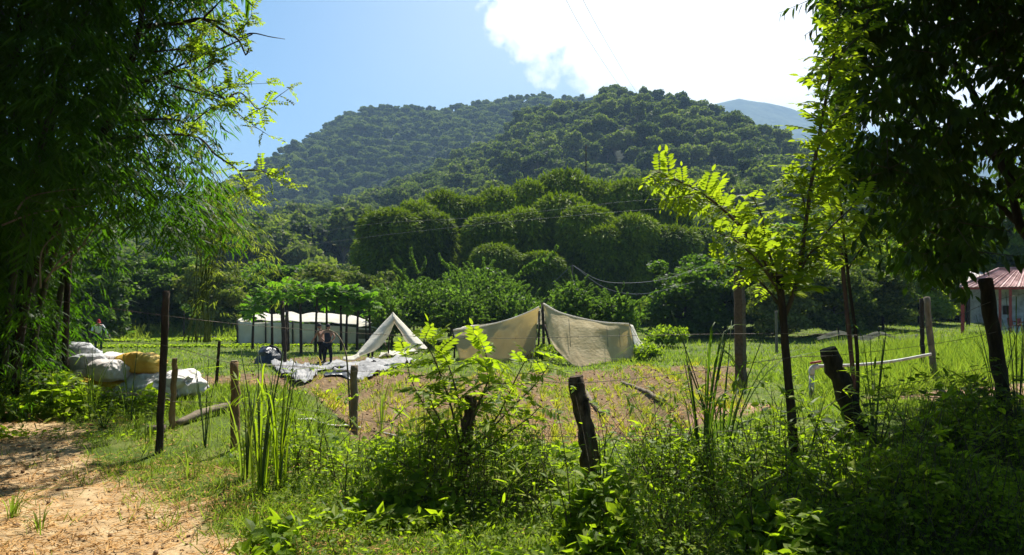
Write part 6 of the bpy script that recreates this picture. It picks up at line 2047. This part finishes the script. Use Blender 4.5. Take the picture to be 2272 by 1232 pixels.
def weed_height(x, y):
    px = kpx(x, y); k = x / y
    front = np.interp(px, [350, 520, 700, 850, 1000, 1300, 1700, 2300], [7.2, 6.0, 5.2, 4.75, 4.35, 3.9, 3.7, 3.6])
    backe = np.interp(px, [350, 520, 900, 1500, 1700, 2300], [7.4, 6.9, 6.3, 6.4, 6.9, 8.2])
    band = sstep(-.15, .5, y - front + .5 * (fbm(x * 1.6, y * 1.6, 101, 2) - .5)) * (1 - sstep(-.3, .5, y - backe))
    h = band * (.10 + .26 * fbm(x * 1.1, y * 1.1, 102, 3) + .24 * sstep(.45, .6, vnoise(x * 1.4, y * 1.4, 103)))
    h = h + band * .22 * sstep(1930, 2080, px) * sstep(5.0, 6.2, y) * fbm(x * .9, y, 104, 2) * 1.3
    h = h * (1 - .6 * sstep(5.7, 6.4, y) * (1 - sstep(1960, 2080, px)))
    h = h * (.3 + .7 * sstep(.26, .42, vnoise(x * 1.5 + 9, y * 1.5, 111)))
    low = .09 * sstep(420, 620, px) * (1 - sstep(7.5, 8.8, y)) * (fbm(x * 2.2, y * 2.2, 105, 3) > .42)
    left = sstep(420, 330, px) * sstep(8.0, 8.9, y + .3 * (fbm(x, y, 8, 2) - .5)) * (1 - sstep(10.6, 11.4, y)) * (1 - sstep(150, 235, px) * (1 - sstep(9.0, 9.4, y)) * .0)
    left = left * np.where((px > 175) & (y > 9.2), .25, 1.0)
    h = h + left * (.25 + .55 * fbm(x * .9, y * .9, 106, 2)) * np.interp(px, [0, 150, 200, 420], [1.25, 1.1, .7, .5])
    return np.maximum(h, low)


n = 150000
x, y = frustum_pts(n, 3.5, 11.5, -.95, .95)
h = weed_height(x, y)
k = (h > .05) & (rng.random(n) < np.clip(h * 3.5, .15, 1))
x, y, h = x[k], y[k], h[k]; m = len(x)
zf = rng.random(m) ** .6
p = np.stack([x, y, ground_z(x, y) + h * zf + .01], -1)
d = rng.normal(size=(m, 3)); d[:, 2] = d[:, 2] * .5 - .1
u = rng.normal(size=(m, 3)) * .45 + np.array([.0, 0, 1.0])
big = vnoise(x * 1.9, y * 1.9, 107)
s = (.020 + .032 * rng.random(m)) * (1 + 1.7 * sstep(.58, .72, big)) * (y / 6) ** .5
half = rng.random(m) < .55
a = Acc()
a.scatter(OVAL_V, OVAL_F, p[half], d[half], u[half], s[half] * .75, s[half])
a.scatter(DIAMOND_V, DIAMOND_F, p[~half], d[~half], u[~half], s[~half] * .5, s[~half] * 1.3)
ob('weeds', a.mesh('weeds', G['weed']), kind='stuff')
# taller straggling stalks with small leaves
n = 900
sx, sy = frustum_pts(n, 4.2, 7.6, -.5, .9)
kk = (weed_height(sx, sy) > .14) & (rng.random(n) < np.where(kpx(sx, sy) > 1300, .9, .55))
sx, sy = sx[kk], sy[kk]
a = Acc(); a2 = Acc()
for i in range(len(sx)):
    H = .3 + .65 * rng.random() ** 1.5; b0 = np.array([sx[i], sy[i], float(ground_z(sx[i], sy[i]))])
    ln = rng.normal(size=2) * .16
    P = smooth_path([b0, b0 + [ln[0] * .4, ln[1] * .4, H * .5], b0 + [ln[0] * 1.4, ln[1] * 1.4, H]], 7)
    a.tube(P, [.005, .0035, .0015], 4)
    nl = 9 + rng.integers(0, 8)
    q = P[np.minimum(2 + (rng.random(nl) * 5).astype(int), len(P) - 1)] + rng.normal(size=(nl, 3)) * .012
    an = rng.random(nl) * 6.28
    S = .035 + .045 * rng.random(nl)
    if i % 3:
        a2.scatter(OVAL_V, OVAL_F, q, np.stack([np.cos(an), np.sin(an), rng.normal(size=nl) * .4], -1), rng.normal(size=(nl, 3)) * .3 + [0, 0, 1], S * .6, S)
    else:
        a2.scatter(LANCE_V, LANCE_F, q, np.stack([np.cos(an), np.sin(an), .5 + rng.normal(size=nl) * .4], -1), rng.normal(size=(nl, 3)) * .3 + [0, 0, 1], S * .3, S * 2.2)
ob('stalks', a.mesh('stalks', G['twig']), kind='stuff'); ob('stalk_leaves', a2.mesh('stalk_leaves', G['weed']), kind='stuff')
# their stems
q = rng.choice(m, 2600, replace=False)
b0 = np.stack([x[q], y[q], ground_z(x[q], y[q])], -1)
d = rng.normal(size=(len(q), 3)) * .35; d[:, 2] = 1
a = Acc(); a.scatter([[-.5, 0, 0], [.5, 0, 0], [.2, 1, 0], [-.2, 1, 0], [0, 0, .8], [0, 1, .3]], [[0, 1, 2, 3], [1, 4, 5, 2], [4, 0, 3, 5]], b0, d, rng.normal(size=(len(q), 3)), .006, h[q] * 1.25)
ob('weed_stems', a.mesh('weed_stems', G['twig']), kind='stuff')

# ------------------------------------------------------------------ separate tall plants

def cane_grass(px, by, top, label, n=26, spread=.35, width=.016, mat='grass', seed=1, Y=None, lean=0.0, stems=5, group='tall cane grasses along the fence'):
    r = random.Random(seed)
    b = gp(px, by) if Y is None else Vector(((px - CX) / F * Y, Y, gz((px - CX) / F * Y, Y)))
    H = CZ - (top - HY) / F * b.y - b.z
    t = thing('cane_grass', label, 'grass clump', b, 0, group)
    tmpl = []
    n = max(4, int(n * .62)) if stems else n
    width = width * .5; spread = spread * 1.5
    for i in range(n):
        an = r.uniform(0, 6.28); L = H * r.uniform(.45, 1.0); out = L * r.uniform(.08, .4) * spread * 2
        rt_ = r.uniform(0, .08)
        p0 = Vector((math.cos(an) * rt_, math.sin(an) * rt_, 0)); dx = Vector((math.cos(an) + lean, math.sin(an), 0))
        path = smooth_path([p0, p0 + dx * out * .2 + Vector((0, 0, L * .5)), p0 + dx * out * .7 + Vector((0, 0, L * .9)), p0 + dx * out * 1.6 + Vector((0, 0, L * r.uniform(.75, .98)))], 10)
        side = Vector((-math.sin(an), math.cos(an), .2)).normalized()
        ws = [width * r.uniform(.7, 1.2) * (1 - (j / 9) ** 2.2) + .0008 for j in range(len(path))]
        rows = [[tuple(Vector(q) - side * w_), tuple(Vector(q) + Vector((0, 0, -w_ * .35))), tuple(Vector(q) + side * w_)] for q, w_ in zip(path, ws)]
        a = Acc(); a.grid(rows); ob('blade', a.mesh('blade', G[mat], True), t)
    for i in range(stems):
        an = r.uniform(0, 6.28); L = H * r.uniform(.7, 1.05); o_ = Vector((math.cos(an), math.sin(an), 0)) * L * .14 * spread * 2 + Vector((lean * .2, 0, 0))
        a = Acc(); a.tube(smooth_path([(0, 0, -.05), o_ * .4 + Vector((0, 0, L * .5)), o_ + Vector((0, 0, L))], 8), [.008, .006, .003], 5); ob('stem', a.mesh('stem', G['greenstem'], True), t)
    return t


cane_grass(578, 1092, 772, 'tallest bright cane grass clump leaning out before the bamboo post', 24, .4, .017, 'weed', seed=1, stems=9)
cane_grass(620, 1080, 800, 'second tall cane grass right of the tallest clump', 18, .35, .015, 'weed', seed=2)
cane_grass(548, 1060, 830, 'shorter cane grass clump left of the tallest clump', 18, .45, .014, seed=3)
cane_grass(845, 965, 828, 'pale green cane grass right beside the bamboo stump post', 26, .5, .017, seed=4, stems=2)
cane_grass(708, 990, 868, 'small cane grass with upright blades left of the bamboo stump post', 14, .3, .012, seed=5, stems=2)
cane_grass(1560, 1020, 690, 'tall dark reeds in the middle between stump and sapling', 24, .35, .018, 'bush', seed=6, Y=5.6, stems=10)
cane_grass(1600, 1000, 705, 'arching dark reeds with drooping tips left of the sapling trunk', 18, .75, .018, 'bush', seed=7, Y=5.9, stems=6)
cane_grass(300, 960, 900, 'low bright grass clump in front of the white sacks', 18, .5, .012, seed=8, stems=0)
cane_grass(335, 985, 880, 'single upright bright blades in front of the lowest white sack', 7, .15, .014, seed=9, stems=0)
cane_grass(205, 930, 770, 'dark grass clump in the weeds before the dusty sacks', 22, .35, .012, seed=10, stems=2)
cane_grass(290, 965, 740, 'long thin weed with drooping pale blade standing before the yellow sack', 5, .2, .012, seed=11, stems=1, Y=8.4)
cane_grass(2258, 950, 600, 'tall dry stalks at the right edge before the hut', 4, .15, .01, 'bush', seed=12, Y=7.0, stems=3)
cane_grass(2215, 960, 700, 'dark stalks behind the tall leaning post', 9, .4, .013, 'bush', seed=13, Y=8.2, stems=6)
cane_grass(455, 1005, 800, 'thin dry stalks between the split stake and the bamboo post', 8, .3, .009, seed=14, stems=7, Y=6.9)
cane_grass(1940, 1000, 690, 'two thin dark stalks right of the leaning log post', 5, .2, .01, 'bush', seed=15, Y=6.6, stems=5)
cane_grass(420, 1060, 985, 'small pale grass tuft by the foot of the tall dark pole', 18, .6, .009, seed=16, stems=0)
cane_grass(90, 1180, 1130, 'small grass tuft on the bare path at the lower left', 20, .9, .006, 'grass', seed=17, stems=0, group='small grass tufts on the path')
cane_grass(25, 1150, 1085, 'yellowish grass tuft at the left edge of the path', 24, .9, .006, 'grass', seed=18, stems=0, group='small grass tufts on the path')
cane_grass(205, 1010, 975, 'tiny grass tuft on the upper end of the path', 14, .9, .006, 'grass', seed=19, stems=0, group='small grass tufts on the path')


def leafy_weed(px, by, top, label, n=26, size=.09, mat='weed', Y=None, seed=1, spread=.22, tv=OVAL_V, tf=OVAL_F, w=.85, dark=False):
    r = random.Random(seed)
    b = gp(px, by) if Y is None else Vector(((px - CX) / F * Y, Y, gz((px - CX) / F * Y, Y)))
    H = CZ - (top - HY) / F * b.y - b.z
    t = thing('leafy_weed', label, 'plant', b, 0, 'broad leaved weeds along the fence')
    for s_ in range(4):
        an = s_ * 1.6 + r.uniform(-.3, .3); e = Vector((math.cos(an) * spread, math.sin(an) * spread, H * r.uniform(.75, 1)))
        P = smooth_path([(0, 0, -.03), e * .5 + Vector((0, 0, H * .08)), e], 10)
        a = Acc(); a.tube(P, [.008, .005, .002], 5); ob('stem', a.mesh('stem', G['greenstem'], True), t)
        for i in range(n // 4):
            f = .25 + .75 * (i + .5) / (n // 4); q = P[int(f * (len(P) - 1))]; a2 = i * 2.4
            a = Acc(); S = size * r.uniform(.7, 1.3); d = np.array([[math.cos(a2), math.sin(a2), r.uniform(-.3, .5)]])
            o_ = np.array([[0, 0, 0.0]])
            a.scatter(tv, tf, o_, d, [[r.gauss(0, .2), r.gauss(0, .2), 1]], S * w, S)
            ob('leaf', a.mesh('leaf', G[mat], True), t, Vector(q) + Vector(d[0]) * .03)


leafy_weed(730, 1010, 955, 'heart leaved weed in sunlight below the bamboo stump post', 24, .09, seed=1, Y=6.3)
leafy_weed(1150, 1030, 985, 'bright lobed weed left of the rotten stump', 28, .10, 'sap', seed=2, Y=6.0)
leafy_weed(1215, 1075, 1000, 'bright broad leaved weed near the foot of the rotten stump', 28, .11, 'sap', seed=3, Y=5.5)
leafy_weed(1335, 1060, 930, 'leafy vine hanging on the rotten stump', 24, .07, seed=4, Y=5.25, spread=.12)
leafy_weed(940, 1090, 1010, 'dark round leaved weed left of the sprouting stump', 24, .09, 'bush', seed=5, Y=5.4)
leafy_weed(1790, 1075, 860, 'dark leaved climber right of the sapling trunk', 28, .08, 'bush', seed=6, Y=5.8, spread=.2)
leafy_weed(1725, 1075, 850, 'dark leaved climber left of the sapling trunk', 24, .07, 'bush', seed=7, Y=5.9, spread=.2)
leafy_weed(1950, 985, 830, 'dark leafy weed right of the leaning log post foot', 28, .09, 'bush', seed=8, Y=6.8, spread=.3)
leafy_weed(2120, 1000, 830, 'dark large leaved weed left of the tall leaning post', 30, .11, 'bush', seed=9, Y=6.9, spread=.35)
leafy_weed(2290, 1000, 770, 'dark large leaved weed at the right picture edge', 30, .13, 'bush', seed=10, Y=6.9, spread=.35)
leafy_weed(1860, 960, 905, 'sunlit weed at the foot of the leaning log post', 26, .07, 'sap', seed=11, Y=7.0, spread=.3)
leafy_weed(1480, 1080, 930, 'mixed leafy weed left of the dark reeds', 26, .08, seed=12, Y=5.6, spread=.25)
leafy_weed(1655, 1050, 900, 'leafy weed between the reeds and the sapling trunk', 26, .08, seed=13, Y=5.9, spread=.25)
leafy_weed(1400, 1160, 1090, 'yellowish three leaved weed in the lower middle', 14, .10, 'sap', seed=14, Y=4.6, spread=.12)
leafy_weed(230, 950, 880, 'round leaved weed in front of the pinkish sacks', 26, .07, seed=15, spread=.2)
